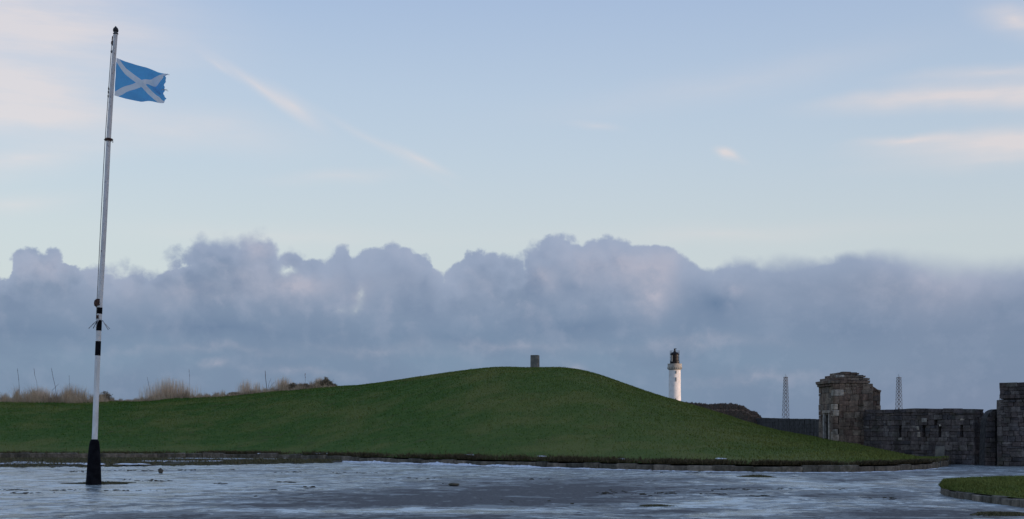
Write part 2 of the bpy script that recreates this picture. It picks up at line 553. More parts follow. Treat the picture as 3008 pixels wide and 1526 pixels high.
def stone_mat(name, cols, moss=0.25, dark=1.0):
    def f(k, b):
        inf = k.new('ShaderNodeObjectInfo')
        co = k.vmath('ADD', k.new('ShaderNodeNewGeometry').outputs['Position'],
                     k.vmath('SCALE', k.new('ShaderNodeCombineXYZ').outputs[0], 0.0))
        c = k.ramp(inf.outputs['Random'], [(i / max(1, len(cols) - 1), tuple(v * dark for v in cc)) for i, cc in enumerate(cols)])
        n = k.noise(co, 7.0, 6.0, 0.65)
        c = k.mix(k.smooth(n, 0.3, 0.72), k.vmath('SCALE', c, 0.62), k.vmath('SCALE', c, 1.35))
        st = k.new('ShaderNodeMapping')
        k.put(st.inputs[0], co)
        st.inputs['Scale'].default_value = (2.2, 2.2, 0.35)
        c = k.vmath('SCALE', c, k.smooth(k.noise(st.outputs[0], 1.0, 5.0, 0.6), 0.32, 0.68, 0.60, 1.30))       # damp streaks down the wall
        lich = k.noise(co, 11.0, 4.0, 0.7)
        c = k.mix(k.math('MULTIPLY', k.smooth(lich, 0.62, 0.72), 0.5), c, (0.20, 0.19, 0.165))
        m = k.noise(co, 1.6, 4.0, 0.6)
        c = k.mix(k.math('MULTIPLY', k.smooth(m, 0.52, 0.70), moss), c, (0.045, 0.050, 0.022))
        k.put(b.inputs['Base Color'], c)
        b.inputs['Roughness'].default_value = 0.88
        b.inputs['Specular IOR Level'].default_value = 0.25
        bp = k.new('ShaderNodeBump')
        bp.inputs['Strength'].default_value = 0.7
        bp.inputs['Distance'].default_value = 0.03
        k.put(bp.inputs['Height'], k.noise(co, 22.0, 5.0, 0.7))
        k.l.new(bp.outputs[0], b.inputs['Normal'])
    return material(name, f)


M_tower = stone_mat('tower_stone', [(0.120, 0.083, 0.066), (0.215, 0.156, 0.118), (0.150, 0.099, 0.077), (0.240, 0.184, 0.139), (0.125, 0.102, 0.086), (0.280, 0.220, 0.170)], 0.35)
M_wall = stone_mat('wall_stone', [(0.070, 0.059, 0.058), (0.125, 0.100, 0.090), (0.082, 0.065, 0.062), (0.150, 0.128, 0.115), (0.058, 0.052, 0.056), (0.110, 0.082, 0.072)], 0.35)
M_quoin = stone_mat('quoin_stone', [(0.36, 0.32, 0.27), (0.40, 0.32, 0.25), (0.33, 0.31, 0.28)], 0.1)
M_kerb = stone_mat('kerb_granite', [(0.105, 0.090, 0.068), (0.185, 0.152, 0.116), (0.078, 0.072, 0.056), (0.215, 0.174, 0.132), (0.125, 0.110, 0.084)], 0.4)
M_mortar = simple('mortar', (0.030, 0.028, 0.028), (0.060, 0.055, 0.050), 5.0, 0.95, 0.6, 20.0)
M_concrete = simple('weathered_concrete', (0.14, 0.14, 0.125), (0.24, 0.22, 0.19), 3.0, 0.9, 0.4, 25.0)
M_black = simple('black_tar_paint', (0.004, 0.004, 0.006), (0.011, 0.011, 0.014), 6.0, 0.75, 0.5, 30.0, spec=0.06)
M_rust = simple('rusty_iron', (0.045, 0.024, 0.020), (0.13, 0.065, 0.045), 14.0, 0.8, 0.3, 40.0)
M_iron = simple('dark_iron', (0.015, 0.014, 0.016), (0.040, 0.036, 0.036), 14.0, 0.6)
M_rope = simple('rope', (0.25, 0.24, 0.22), (0.45, 0.43, 0.40), 20.0)
M_spike = simple('chipped_paint_rod', (0.05, 0.05, 0.06), (0.60, 0.60, 0.60), 5.0, 0.6)
M_lhwhite = simple('white_render', (0.66, 0.64, 0.60), (0.86, 0.84, 0.81), 0.35, 0.8, lo=0.30, hi=0.55)
M_lhcream = simple('buff_stone', (0.34, 0.325, 0.29), (0.48, 0.46, 0.41), 0.7, 0.85)
M_lhblack = simple('black_iron_lantern', (0.006, 0.006, 0.007), (0.016, 0.013, 0.013), 1.0, 0.5)
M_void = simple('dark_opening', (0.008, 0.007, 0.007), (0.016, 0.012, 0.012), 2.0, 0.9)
M_steel = simple('galvanised_steel', (0.045, 0.047, 0.055), (0.09, 0.09, 0.10), 1.0, 0.7)


def f_pole(k, b):
    co = k.new('ShaderNodeTexCoord').outputs['Object']
    mp = k.new('ShaderNodeMapping')
    k.put(mp.inputs[0], co)
    mp.inputs['Scale'].default_value = (1.0, 1.0, 0.35)
    n = k.noise(mp.outputs[0], 26.0, 5.0, 0.7)
    s = k.new('ShaderNodeSeparateXYZ')
    k.put(s.inputs[0], co)
    up = k.smooth(s.outputs[2], 2.5, 8.0)                   # more flaking paint on the older upper mast
    thr = k.math('SUBTRACT', 0.70, k.math('MULTIPLY', up, 0.11))
    spot = k.smooth(n, thr, k.math('ADD', thr, 0.05))
    dirt = k.noise(mp.outputs[0], 6.0, 4.0, 0.6)
    c = k.mix(k.smooth(dirt, 0.3, 0.7), (0.62, 0.60, 0.57), (0.80, 0.78, 0.76))
    c = k.mix(k.math('MULTIPLY', up, 0.28), c, (0.42, 0.34, 0.34))
    c = k.mix(k.math('MULTIPLY', spot, 0.9), c, (0.09, 0.05, 0.045))
    k.put(b.inputs['Base Color'], c)
    b.inputs['Roughness'].default_value = 0.55


M_pole = material('flaking_white_paint', f_pole)


def f_flag(k, b):
    uv = k.new('ShaderNodeUVMap').outputs[0]
    s = k.new('ShaderNodeSeparateXYZ')
    k.put(s.inputs[0], uv)
    u = k.math('SUBTRACT', s.outputs[0], 0.48)
    v = k.math('SUBTRACT', s.outputs[1], 0.5)
    v = k.math('MULTIPLY', v, 0.98)
    d1 = k.math('ABSOLUTE', k.math('SUBTRACT', u, v))
    d2 = k.math('ABSOLUTE', k.math('ADD', u, v))
    dm = k.math('MINIMUM', d1, d2)
    white = k.smooth(dm, 0.094, 0.086)
    n = k.noise(uv, 9.0, 4.0, 0.6)
    blue = k.mix(n, (0.028, 0.365, 0.740), (0.050, 0.450, 0.830))
    wh = k.mix(n, (0.72, 0.75, 0.80), (0.86, 0.87, 0.90))
    c = k.mix(white, blue, wh)
    k.put(b.inputs['Base Color'], c)
    b.inputs['Roughness'].default_value = 0.8
    b.inputs['Specular IOR Level'].default_value = 0.15
    tr = k.new('ShaderNodeBsdfTranslucent')
    k.put(tr.inputs[0], c)
    mx = k.new('ShaderNodeMixShader')
    mx.inputs[0].default_value = 0.45
    k.l.new(b.outputs[0], mx.inputs[1])
    k.l.new(tr.outputs[0], mx.inputs[2])
    out = [x for x in k.n if x.type == 'OUTPUT_MATERIAL'][0]
    tp = k.new('ShaderNodeBsdfTransparent')                 # thin worn cloth lets a little of the sky through
    mx2 = k.new('ShaderNodeMixShader')
    mx2.inputs[0].default_value = 0.05
    k.l.new(mx.outputs[0], mx2.inputs[1])
    k.l.new(tp.outputs[0], mx2.inputs[2])
    k.l.new(mx2.outputs[0], out.inputs[0])


M_flag = material('flag_cloth', f_flag)


def f_yard(k, b):
    co = k.new('ShaderNodeNewGeometry').outputs['Position']
    a = k.new('ShaderNodeAttribute', attribute_name='bare')          # where the tarmac is swept or thawed bare
    n1 = k.noise(co, 0.85, 8.0, 0.66, dist=0.6)
    n2 = k.noise(co, 3.2, 6.0, 0.65)
    n3 = k.noise(co, 26.0, 4.0, 0.7)
    s = k.math('ADD', k.math('MULTIPLY', k.math('SUBTRACT', n1, 0.5), 4.2), k.math('MULTIPLY', k.math('SUBTRACT', n2, 0.5), 2.6))
    s = k.math('ADD', s, k.math('MULTIPLY', k.math('SUBTRACT', n3, 0.5), 0.35))
    s = k.math('ADD', s, a.outputs['Fac'])
    thin = k.math('ADD', k.noise(co, 1.5, 9.0, 0.72, dist=0.8), k.math('MULTIPLY', a.outputs['Fac'], 0.15))
    thin = k.math('MULTIPLY', k.smooth(thin, 0.435, 0.515), 0.72)
    bare = k.math('MAXIMUM', k.smooth(s, 0.18, 0.62), thin)
    grit = k.noise(co, 9.0, 6.0, 0.8)
    tar = k.mix(k.smooth(grit, 0.36, 0.66), (0.024, 0.024, 0.027), (0.110, 0.105, 0.108))
    tar = k.mix(k.math('MULTIPLY', k.smooth(n2, 0.55, 0.75), 0.4), tar, (0.085, 0.070, 0.060))
    frost = k.smooth(k.noise(co, 0.75, 9.0, 0.72, dist=0.9), 0.38, 0.62)
    ice = k.mix(frost, (0.13, 0.15, 0.148), (0.62, 0.69, 0.68))
    speck = k.smooth(k.noise(co, 7.5, 5.0, 0.7), 0.60, 0.70)
    ice = k.mix(k.math('MULTIPLY', speck, 0.7), ice, (0.10, 0.098, 0.092))
    k.put(b.inputs['Base Color'], k.mix(bare, ice, tar))
    ir = k.mix(frost, (0.14, 0.14, 0.14), (0.36, 0.36, 0.36))
    k.put(b.inputs['Roughness'], k.mix(bare, ir, (0.62, 0.62, 0.62)))
    b.inputs['IOR'].default_value = 1.31
    b.inputs['Specular IOR Level'].default_value = 0.4
    bp = k.new('ShaderNodeBump')
    bp.inputs['Strength'].default_value = 0.5
    bp.inputs['Distance'].default_value = 0.012
    k.put(bp.inputs['Height'], k.math('ADD', n3, k.math('MULTIPLY', k.math('MULTIPLY', n2, 2.0), k.math('ADD', 0.25, bare))))
    k.l.new(bp.outputs[0], b.inputs['Normal'])


M_yard = material('icy_tarmac', f_yard)


def f_sea(k, b):
    co = k.new('ShaderNodeNewGeometry').outputs['Position']
    b.inputs['Base Color'].default_value = (0.03, 0.05, 0.07, 1)
    b.inputs['Roughness'].default_value = 0.25
    bp = k.new('ShaderNodeBump')
    bp.inputs['Strength'].default_value = 0.4
    bp.inputs['Distance'].default_value = 1.0
    k.put(bp.inputs['Height'], k.noise(co, 0.15, 5.0, 0.6))
    k.l.new(bp.outputs[0], b.inputs['Normal'])


M_sea = material('sea_water', f_sea)


# ------------------------------------------------------------------ terrain
def fbm(x, y, s, seed=0.0, oct=4):
    out = np.zeros(len(x))
    for i in range(len(x)):
        out[i] = mnoise.fractal((x[i] * s + seed, y[i] * s, seed), 0.9, 2.1, oct)
    return out


def sstep(a, b, v):
    t = np.clip((v - a) / (b - a), 0, 1)
    return t * t * (3 - 2 * t)


# land: a terrace at z = 0 under the battery, dropping to the shore, with a headland that carries the lighthouse
def land_z(x, y):
    r = np.hypot(x * 0.8, y - 60)
    z = -0.05 - 5.0 * sstep(70, 170, np.hypot(x * 0.6, (y - 55)) * (y > 55) + np.hypot(x * 0.6, (y - 55)) * 0.5 * (y <= 55))
    z = z - 22.0 * sstep(380, 520, r) * (1 - sstep(150, 420, 520 - np.hypot(x - 88, (y - 700) * 0.8)))
    hx = np.hypot((x - 80) / 110.0, (y - 700) / 150.0)
    z = np.maximum(z, -26 + 32.0 * (1 - sstep(0.45, 1.25, hx)))
    ridge = np.hypot((x - 60 - (y - 500) * 0.1) / 90.0, (y - 470) / 300.0)
    z = np.maximum(z, -26 + 22.0 * (1 - sstep(0.75, 1.1, ridge)))
    cut = sstep(0.345, 0.36, x / np.maximum(y, 1.0)) * sstep(95, 150, y)      # right of the sea gate the land falls to the water
    z = np.where(y > 90, z * (1 - cut) - 27 * cut, z)
    return z


gx = np.concatenate([np.linspace(-900, -130, 40), np.linspace(-120, 120, 121), np.linspace(130, 900, 78)])
gy = np.concatenate([np.linspace(-500, -20, 30), np.linspace(-10, 180, 96), np.linspace(190, 1200, 102)])
GX, GY = np.meshgrid(gx, gy, indexing='ij')
GZ = land_z(GX.ravel(), GY.ravel())
tag(link('ground', np_mesh('ground', np.stack([GX.ravel(), GY.ravel(), GZ], 1), grid_quads(len(gx), len(gy)), smooth=True), M_land), kind='structure')

v, f = [], []
seg = 96
me = py_mesh('sea', [([(0, 0, -22)] + [(40000 * math.cos(2 * math.pi * i / seg), 40000 * math.sin(2 * math.pi * i / seg), -22) for i in range(seg)],
                      [(0, 1 + i, 1 + (i + 1) % seg) for i in range(seg)])])
tag(link('sea', me, M_sea), kind='structure')

# unseen landform added on the right to keep the low sun off the yard
hd = np.array([math.sin(SUN_AZ), math.cos(SUN_AZ)])
hp = np.array([-hd[1], hd[0]])
un, vn = 60, 60
uu, vv = np.meshgrid(np.linspace(-1, 1, un), np.linspace(-1, 1, vn), indexing='ij')
hc = hd * 270 + hp * 50
bx = hc[0] + hd[0] * uu * 110 + hp[0] * vv * 230
by = hc[1] + hd[1] * uu * 110 + hp[1] * vv * 230
hz = 42 * (1 - sstep(0.15, 1.0, np.abs(uu))) * (1 - sstep(0.60, 1.0, np.abs(vv))) - 4
hz = hz.ravel() + 3.0 * fbm(bx.ravel(), by.ravel(), 0.03, 3.0) * (hz.ravel() > 0)
tag(link('sun_block_hill', np_mesh('sun_block_hill', np.stack([bx.ravel(), by.ravel(), hz], 1), grid_quads(un, vn), smooth=True), M_land), kind='structure')

# ------------------------------------------------------------------ car park of frozen tarmac
yx = np.arange(-46, 46.01, 0.4)
yy = np.arange(8, 82.01, 0.4)
YX, YY = np.meshgrid(yx, yy, indexing='ij')
fx, fy = YX.ravel(), YY.ravel()
ppx = CX + fx * F / fy
ppy = HZ + EYE * F / fy
bare = -0.46 + 0.34 * np.clip((ppx - 900) / 900, -0.6, 1.0)
# (centre column, centre row, half width, half height, amount)
for (cx, cy, rx, ry, am) in [(1130, 1462, 520, 26, 1.35), (820, 1488, 260, 9, 1.1), (1500, 1440, 300, 16, 0.8), (1700, 1432, 200, 26, 0.95),
                             (420, 1519, 330, 17, 1.35), (1100, 1523, 520, 14, 1.4), (1320, 1478, 360, 18, 0.8), (1720, 1474, 200, 10, 1.0),
                             (1990, 1500, 130, 9, 1.2), (1830, 1505, 200, 7, 0.6), (1180, 1500, 380, 6, -1.0), (1450, 1503, 300, 7, -0.9),
                             (2450, 1412, 200, 6, 0.75), (2420, 1455, 60, 6, 1.2), (2620, 1455, 90, 18, 0.75), (2760, 1510, 260, 20, 0.95),
                             (2560, 1512, 200, 12, 0.6), (2030, 1408, 180, 6, 0.6), (2000, 1440, 260, 12, 0.6), (2650, 1395, 260, 6, 0.45),
                             (1500, 1410, 250, 7, 0.5), (2870, 1392, 110, 8, 0.55), (2170, 1430, 130, 5, 0.7), (2260, 1460, 80, 4, 0.7), (2250, 1518, 150, 7, 0.7),
                             (300, 1486, 340, 5, 0.65), (120, 1468, 160, 7, 0.55), (700, 1470, 200, 4, 0.5), (1280, 1420, 160, 6, 0.6), (1000, 1400, 300, 8, 0.3),
                             (350, 1383, 420, 4, 0.45), (780, 1384, 260, 4, 0.5), (2350, 1425, 260, 7, -0.4), (2230, 1478, 330, 14, -0.35), (420, 1440, 380, 22, -0.35)]:
    q = ((ppx - cx) / rx) ** 2 + ((ppy - cy) / ry) ** 2
    bare += am * 0.80 * np.exp(-q * 1.0)
# tyre tracks packed white
for line in ([(2100, 1396), (2200, 1405), (2290, 1412), (2360, 1424), (2400, 1440)], [(2280, 1402), (2340, 1410), (2400, 1424), (2480, 1428), (2600, 1418), (2760, 1402), (2900, 1394)],
             [(2080, 1516), (2160, 1508), (2300, 1500)], [(1900, 1496), (2050, 1480), (2200, 1462)]):
    for i in range(len(line) - 1):
        for s in np.linspace(0, 1, 12):
            w = gp(line[i][0] * (1 - s) + line[i + 1][0] * s, line[i][1] * (1 - s) + line[i + 1][1] * s)
            bare -= 0.16 * np.exp(-((fx - w.x) ** 2 + (fy - w.y) ** 2) / 0.35)
yard = link('car_park', np_mesh('car_park', np.stack([fx, fy, np.zeros(len(fx))], 1), grid_quads(len(yx), len(yy)), attr={'bare': bare}), M_yard)
tag(yard, kind='structure')

# ------------------------------------------------------------------ the grass mound
KERB = [(-420, 1351), (-200, 1351), (0, 1350.5), (300, 1350), (600, 1349), (870, 1352.5), (1150, 1361), (1500, 1371), (1720, 1377),
        (2000, 1384), (2300, 1388), (2500, 1388), (2620, 1385), (2700, 1381), (2750, 1376), (2785, 1369)]
kpx = np.array([p[0] for p in KERB], float)
kpy = np.array([p[1] for p in KERB], float)
SKY = [(-420, 1180), (0, 1179), (200, 1182), (330, 1180), (430, 1180), (500, 1172), (620, 1168), (700, 1163), (760, 1156), (820, 1150), (880, 1146), (940, 1140),
       (985, 1137), (1010, 1136), (1060, 1133), (1130, 1124), (1200, 1113), (1260, 1104), (1320, 1096), (1370, 1089), (1410, 1084), (1450, 1081), (1490, 1080), (1530, 1081.5), (1570, 1082.5),
       (1600, 1081.5), (1625, 1080.5), (1650, 1081), (1680, 1084), (1720, 1091), (1760, 1102), (1800, 1116), (1850, 1134), (1900, 1152), (1950, 1168),
       (2000, 1182), (2060, 1199), (2120, 1217), (2180, 1238), (2240, 1256), (2310, 1272), (2400, 1287), (2500, 1305), (2600, 1326), (2680, 1342), (2740, 1354), (2790, 1364)]
DC = [(-420, 110), (0, 108), (600, 106), (1000, 103), (1500, 98), (1800, 93), (2000, 88), (2240, 79), (2400, 73), (2600, 66.5), (2740, 64), (2790, 63.5)]
u = np.concatenate([np.linspace(-420, 2600, 300), np.linspace(2606, 2786, 40)])
base_py = np.interp(u, kpx, kpy)
D_b = D_of(base_py) + 0.30
sky_py = np.interp(u, [p[0] for p in SKY], [p[1] for p in SKY])
ker = np.hanning(11)
ker /= ker.sum()
sp = np.convolve(np.pad(sky_py, 5, 'edge'), ker, 'same')[5:-5]
sky_py = np.where(u < 2550, sp, sky_py)
D_c = np.maximum(np.interp(u, [p[0] for p in DC], [p[1] for p in DC]), D_b + 1.0)
nt = 70
tv = np.linspace(0, 1, nt)
S = 0.55 * tv * tv * (3 - 2 * tv) + 0.45 * np.sin(np.pi / 2 * tv)
z_b = 0.30
Dm = D_b[:, None] + (D_c - D_b)[:, None] * tv[None, :]
target = (HZ - sky_py) / F
z_c = EYE + target * D_c
for it in range(12):
    Z = z_b + (z_c - z_b)[:, None] * S[None, :]
    el = ((Z - EYE) / Dm).max(1)
    z_c = np.maximum(z_c + (target - el) * D_c, z_b + 0.02)
Z = z_b + (z_c - z_b)[:, None] * S[None, :]
# back slope
nb = 16
tb = np.linspace(0, 1, nb + 1)[1:]
back_len = np.clip((z_c - 0) * 5.0, 4, 34)
Db = D_c[:, None] + back_len[:, None] * tb[None, :]
Zb = z_c[:, None] + (-0.6 - z_c)[:, None] * (tb * tb * (3 - 2 * tb))[None, :]
Dall = np.concatenate([Dm, Db], 1)
Zall = np.concatenate([Z, Zb], 1)
Xall = (u[:, None] - CX) * Dall / F
bump = fbm(Xall.ravel(), Dall.ravel(), 0.45, 5.0, 3).reshape(Xall.shape)
fade = np.concatenate([np.sin(np.pi * tv) ** 0.8, np.full(nb, 0.5)])
Zall = Zall + bump * 0.085 * fade[None, :]
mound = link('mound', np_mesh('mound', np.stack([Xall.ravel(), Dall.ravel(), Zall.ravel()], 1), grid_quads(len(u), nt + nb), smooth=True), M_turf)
tag(mound, kind='structure')


def surf(uu_, s_):
    """points on the mound: column uu_ (photo px), s_ 0..1 kerb to crest (above 1: down the back)"""
    ui = np.interp(uu_, u, np.arange(len(u)))
    vi = np.clip(np.where(s_ <= 1, s_ * (nt - 1), (nt - 1) + (s_ - 1) * nb), 0, nt + nb - 1.001)
    i0 = np.clip(ui.astype(int), 0, len(u) - 2)
    j0 = vi.astype(int)
    a, b = ui - i0, vi - j0

    def bl(M):
        return (M[i0, j0] * (1 - a) + M[i0 + 1, j0] * a) * (1 - b) + (M[i0, j0 + 1] * (1 - a) + M[i0 + 1, j0 + 1] * a) * b
    return np.stack([bl(Xall), bl(Dall), bl(Zall)], 1)


def scatter_u(n, lo, hi):
    return rng.uniform(lo, hi, n)


# short turf of the mound (three densities: all over, the crest, the near foot)
N = 170000
us = scatter_u(N, -150, 2784)
ss = np.sqrt(rng.uniform(0.0004, 1.06, N))
P = surf(us, ss)
h = rng.uniform(0.04, 0.11, N)
V, q, t3, tt = blades(P - np.array([0, 0, 0.01]), h, rng.uniform(0.02, 0.045, N), rng.normal(0, 0.45, (N, 2)), rng.uniform(0, 1, N))
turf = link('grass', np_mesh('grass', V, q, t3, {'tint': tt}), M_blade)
tag(turf, kind='stuff')

# longer unmown tufts along the skyline
N = 9000
us = scatter_u(N, 880, 2700)
P = surf(us, rng.uniform(0.95, 1.03, N))
clumpy = np.array([mnoise.noise((x_ * 0.03, 7.0, 0.0)) for x_ in us])
V, q, t3, tt = blades(P - np.array([0, 0, 0.02]), rng.uniform(0.05, 0.13, N) * (1 + 0.9 * np.clip(clumpy, -0.6, 1)), rng.uniform(0.015, 0.035, N), rng.normal(0, 0.5, (N, 2)), rng.uniform(0, 1, N))
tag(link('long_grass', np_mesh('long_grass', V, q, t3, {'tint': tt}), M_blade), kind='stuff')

# withered lip of grass hanging over the kerb
N = 40000
us = scatter_u(N, -150, 2788)
ss = np.abs(rng.normal(0, 0.014, N)) + 0.0
keep = rng.uniform(0, 1, N) < 0.55 + 0.45 * np.sin(us * 0.031) * np.sin(us * 0.0117 + 1)
keep &= (us > 560) | (rng.uniform(0, 1, N) < 0.35)
us, ss = us[keep], ss[keep]
P = surf(us, ss)
N = len(P)
V, q, t3, tt = blades(P - np.array([0, 0, 0.03]), rng.uniform(0.08, 0.24, N), rng.uniform(0.02, 0.05, N),
                      np.stack([rng.normal(0, 0.5, N), rng.normal(-0.8, 0.6, N)], 1), rng.uniform(0, 1, N) ** 1.5)
tag(link('withered_grass', np_mesh('withered_grass', V, q, t3, {'tint': tt}), M_lip), kind='stuff')

# ------------------------------------------------------------------ stones
def stone_meshes(n, mat, bev=0.045, jit=0.035, tagname='stone'):
    out = []
    for i in range(n):
        bm = bmesh.new()
        bmesh.ops.create_cube(bm, size=1.0)
        for vtx in bm.verts:
            vtx.co += Vector([random.uniform(-jit, jit) for _ in range(3)])
        bmesh.ops.bevel(bm, geom=bm.edges[:], offset=bev, segments=1, affect='EDGES')
        me = bpy.data.meshes.new(tagname)
        bm.to_mesh(me)
        bm.free()
        me.materials.append(mat)
        out.append(me)
    return out


def place_stone(name, me, centre, U, N_, Wv, size, parent, label=None):
    o = bpy.data.objects.new(name, me)
    COL.objects.link(o)
    m = Matrix.Identity(4)
    for r_ in range(3):
        m[r_][0] = U[r_] * size[0]
        m[r_][1] = N_[r_] * size[1]
        m[r_][2] = Wv[r_] * size[2]
        m[r_][3] = centre[r_]
    o.parent = parent
    pm = Matrix.Translation(parent.location) @ parent.rotation_euler.to_matrix().to_4x4()
    o.matrix_basis = pm.inverted() @ m
    if label:
        o['label'] = label
    return o


def stone_face(parent, meshes, origin, U, W, H, hole=(), ch=(0.2, 0.34), cl=(0.28, 0.66), depth=0.26, top=None, left_cut=0.0, name='stone', joint=0.008, v0=0.0):
    U = Vector(U).normalized()
    up = Vector((0, 0, 1))
    N_ = U.cross(up).normalized()                     # outward, for a face whose U runs left to right as seen from outside
    v_ = v0
    while v_ < H - 0.05:
        hh = random.uniform(*ch)
        if H - (v_ + hh) < ch[0] * 0.7:
            hh = H - v_
        spans = [(left_cut, W)]
        for (a, b, c, d) in hole:
            if v_ + hh * 0.5 > c and v_ + hh * 0.5 < d:
                ns = []
                for (p, q_) in spans:
                    if b <= p or a >= q_:
                        ns.append((p, q_))
                    else:
                        if a - p > 0.05:
                            ns.append((p, a))
                        if q_ - b > 0.05:
                            ns.append((b, q_))
                spans = ns
        for (p, q_) in spans:
            x = p
            while x < q_ - 0.04:
                ln = random.uniform(*cl)
                if q_ - (x + ln) < cl[0] * 0.6:
                    ln = q_ - x
                uc = x + ln / 2
                ht = hh
                tp = top(uc) if top else 1e9
                if v_ + 0.05 < tp:
                    ht = min(hh, tp - v_)
                    proud = random.uniform(-0.02, 0.035)
                    ctr = Vector(origin) + U * uc + up * (v_ + ht / 2) + N_ * (proud - depth / 2)
                    if ht > 0.2 and ln < 0.5 and random.random() < 0.28:          # two small stones in place of one
                        cut = random.uniform(0.38, 0.62) * ht
                        for (za, zb) in ((0.0, cut), (cut, ht)):
                            c2 = Vector(origin) + U * uc + up * (v_ + (za + zb) / 2) + N_ * (random.uniform(-0.012, 0.028) - depth / 2)
                            place_stone(name, random.choice(meshes), c2, U, -N_, up, (max(ln - joint, 0.03), depth, max(zb - za - joint, 0.03)), parent)
                    else:
                        place_stone(name, random.choice(meshes), ctr, U, -N_, up, (max(ln - joint, 0.03), depth, max(ht - joint, 0.03)), parent)
                x += ln
        v_ += hh
    return N_


# ------------------------------------------------------------------ kerb round the mound
kerb_meshes = stone_meshes(6, M_kerb, 0.07, 0.05, 'kerb_stone')


def kerb_line(parent, pts, height, depth=0.28, sink=0.06, ln=(0.5, 1.0), height_fn=None, gap_fn=None):
    pts = [Vector(p) for p in pts]
    segl = [(pts[i + 1] - pts[i]).length for i in range(len(pts) - 1)]
    tot = sum(segl)

    def pos(s):
        for i, l in enumerate(segl):
            if s <= l or i == len(segl) - 1:
                return pts[i].lerp(pts[i + 1], s / l)
            s -= l
    s = 0.0
    while s < tot - 0.2:
        l = min(random.uniform(*ln), tot - s)
        a, b = pos(s), pos(s + l)
        U = (b - a)
        l2 = U.length
        U.normalize()
        N_ = U.cross(Vector((0, 0, 1)))
        hh = (height_fn(a.x) if height_fn else height) * random.uniform(0.78, 1.1)
        if not (gap_fn and gap_fn(a.x)):
            c = (a + b) / 2 + Vector((0, 0, hh / 2 - sink / 2)) - N_ * (depth / 2 + random.uniform(-0.02, 0.02))
            place_stone('kerb_stone', random.choice(kerb_meshes), c, U, -N_, Vector((0, 0, 1)), (l2 - 0.025, depth, hh + sink), parent)
        s += l


kp = [gp(px_, py_) for px_, py_ in zip(np.linspace(-160, 2785, 120), np.interp(np.linspace(-160, 2785, 120), kpx, kpy))]
kp += [gp(2792, 1364), gp(2790, 1360), gp(2776, 1356), gp(2750, 1353)]
kerb = empty('stone_kerb', (0, 62, 0))
tag(kerb, 'long curved kerb of squared granite blocks along the foot of the grass mound', 'kerb')
kerb_line(kerb, kp, 0.28, ln=(0.55, 1.1), height_fn=lambda x: 0.36 if x < -14 else (0.36 - 0.12 * min(1, (x + 14) / 8) if x < 2 else 0.26))

# verge of dead grass in front of the left kerb
verge_poly_px = [(-200, 1374), (0, 1373), (200, 1372), (330, 1371), (520, 1368), (640, 1366.5), (760, 1364), (900, 1362), (990, 1359.5), (1010, 1358.6)]
vx = np.linspace(-200, 1005, 140)
front = D_of(np.interp(vx, [p[0] for p in verge_poly_px], [p[1] for p in verge_poly_px]))
backd = D_of(np.interp(vx, kpx, kpy)) - 0.02
front = np.minimum(front + 0.5 * np.sin(vx * 0.07) + 0.35 * np.sin(vx * 0.23 + 1), backd - 0.05)
nv = 14
tvv = np.linspace(0, 1, nv)
VD = front[:, None] + (backd - front)[:, None] * tvv[None, :]
VXx = (vx[:, None] - CX) * VD / F
VZ = 0.004 + 0.07 * sstep(0, 0.25, tvv)[None, :] * np.ones((len(vx), 1))
verge = link('verge', np_mesh('verge', np.stack([VXx.ravel(), VD.ravel(), VZ.ravel()], 1), grid_quads(len(vx), nv), smooth=True), M_soil)
tag(verge, kind='structure')
N = 34000
vu = rng.uniform(-180, 1000, N)
vt = rng.uniform(-0.04, 1, N)
fr = np.interp(vu, vx, front)
bk = np.interp(vu, vx, backd)
dd = fr + (bk - fr) * vt
keep = fbm((vu - CX) * dd / F, dd, 0.5, 9.0, 3) > -0.28 - 0.3 * (vt > 0.4)
vu, vt, dd = vu[keep], vt[keep], dd[keep]
P = np.stack([(vu - CX) * dd / F, dd, np.where(vt > 0.1, 0.05, 0.0)], 1)
N = len(P)
V, q, t3, tt = blades(P, rng.uniform(0.03, 0.12, N), rng.uniform(0.02, 0.05, N), rng.normal(0, 0.6, (N, 2)), rng.uniform(0, 1, N))
M_verge = tint_mat('verge_grass', (0.070, 0.072, 0.036), (0.175, 0.150, 0.082))
tag(link('verge_grass', np_mesh('verge_grass', V, q, t3, {'tint': tt}), M_verge), kind='stuff')

# ------------------------------------------------------------------ traffic island on the right
isl_front = [(2764, 1451), (2776, 1457), (2800, 1462.5), (2850, 1470), (2930, 1481.5), (3008, 1492), (3120, 1506), (3300, 1527)]
isl_back = [(2764, 1451), (2766, 1446), (2778, 1440), (2810, 1433), (2860, 1426.5), (2930, 1421), (3008, 1418), (3120, 1414), (3300, 1410)]
ifr = [gp(*p) for p in isl_front]
ibk = [gp(*p) for p in isl_back]
ring = ifr + ibk[::-1][:-1]
cen = sum(ring, Vector()) / len(ring)
nr = 14


def resample(pl, n):
    L = [0]
    for i in range(len(pl) - 1):
        L.append(L[-1] + (pl[i + 1] - pl[i]).length)
    s = np.linspace(0, L[-1], n)
    return np.stack([np.interp(s, L, [p[i] for p in pl]) for i in range(3)], 1)


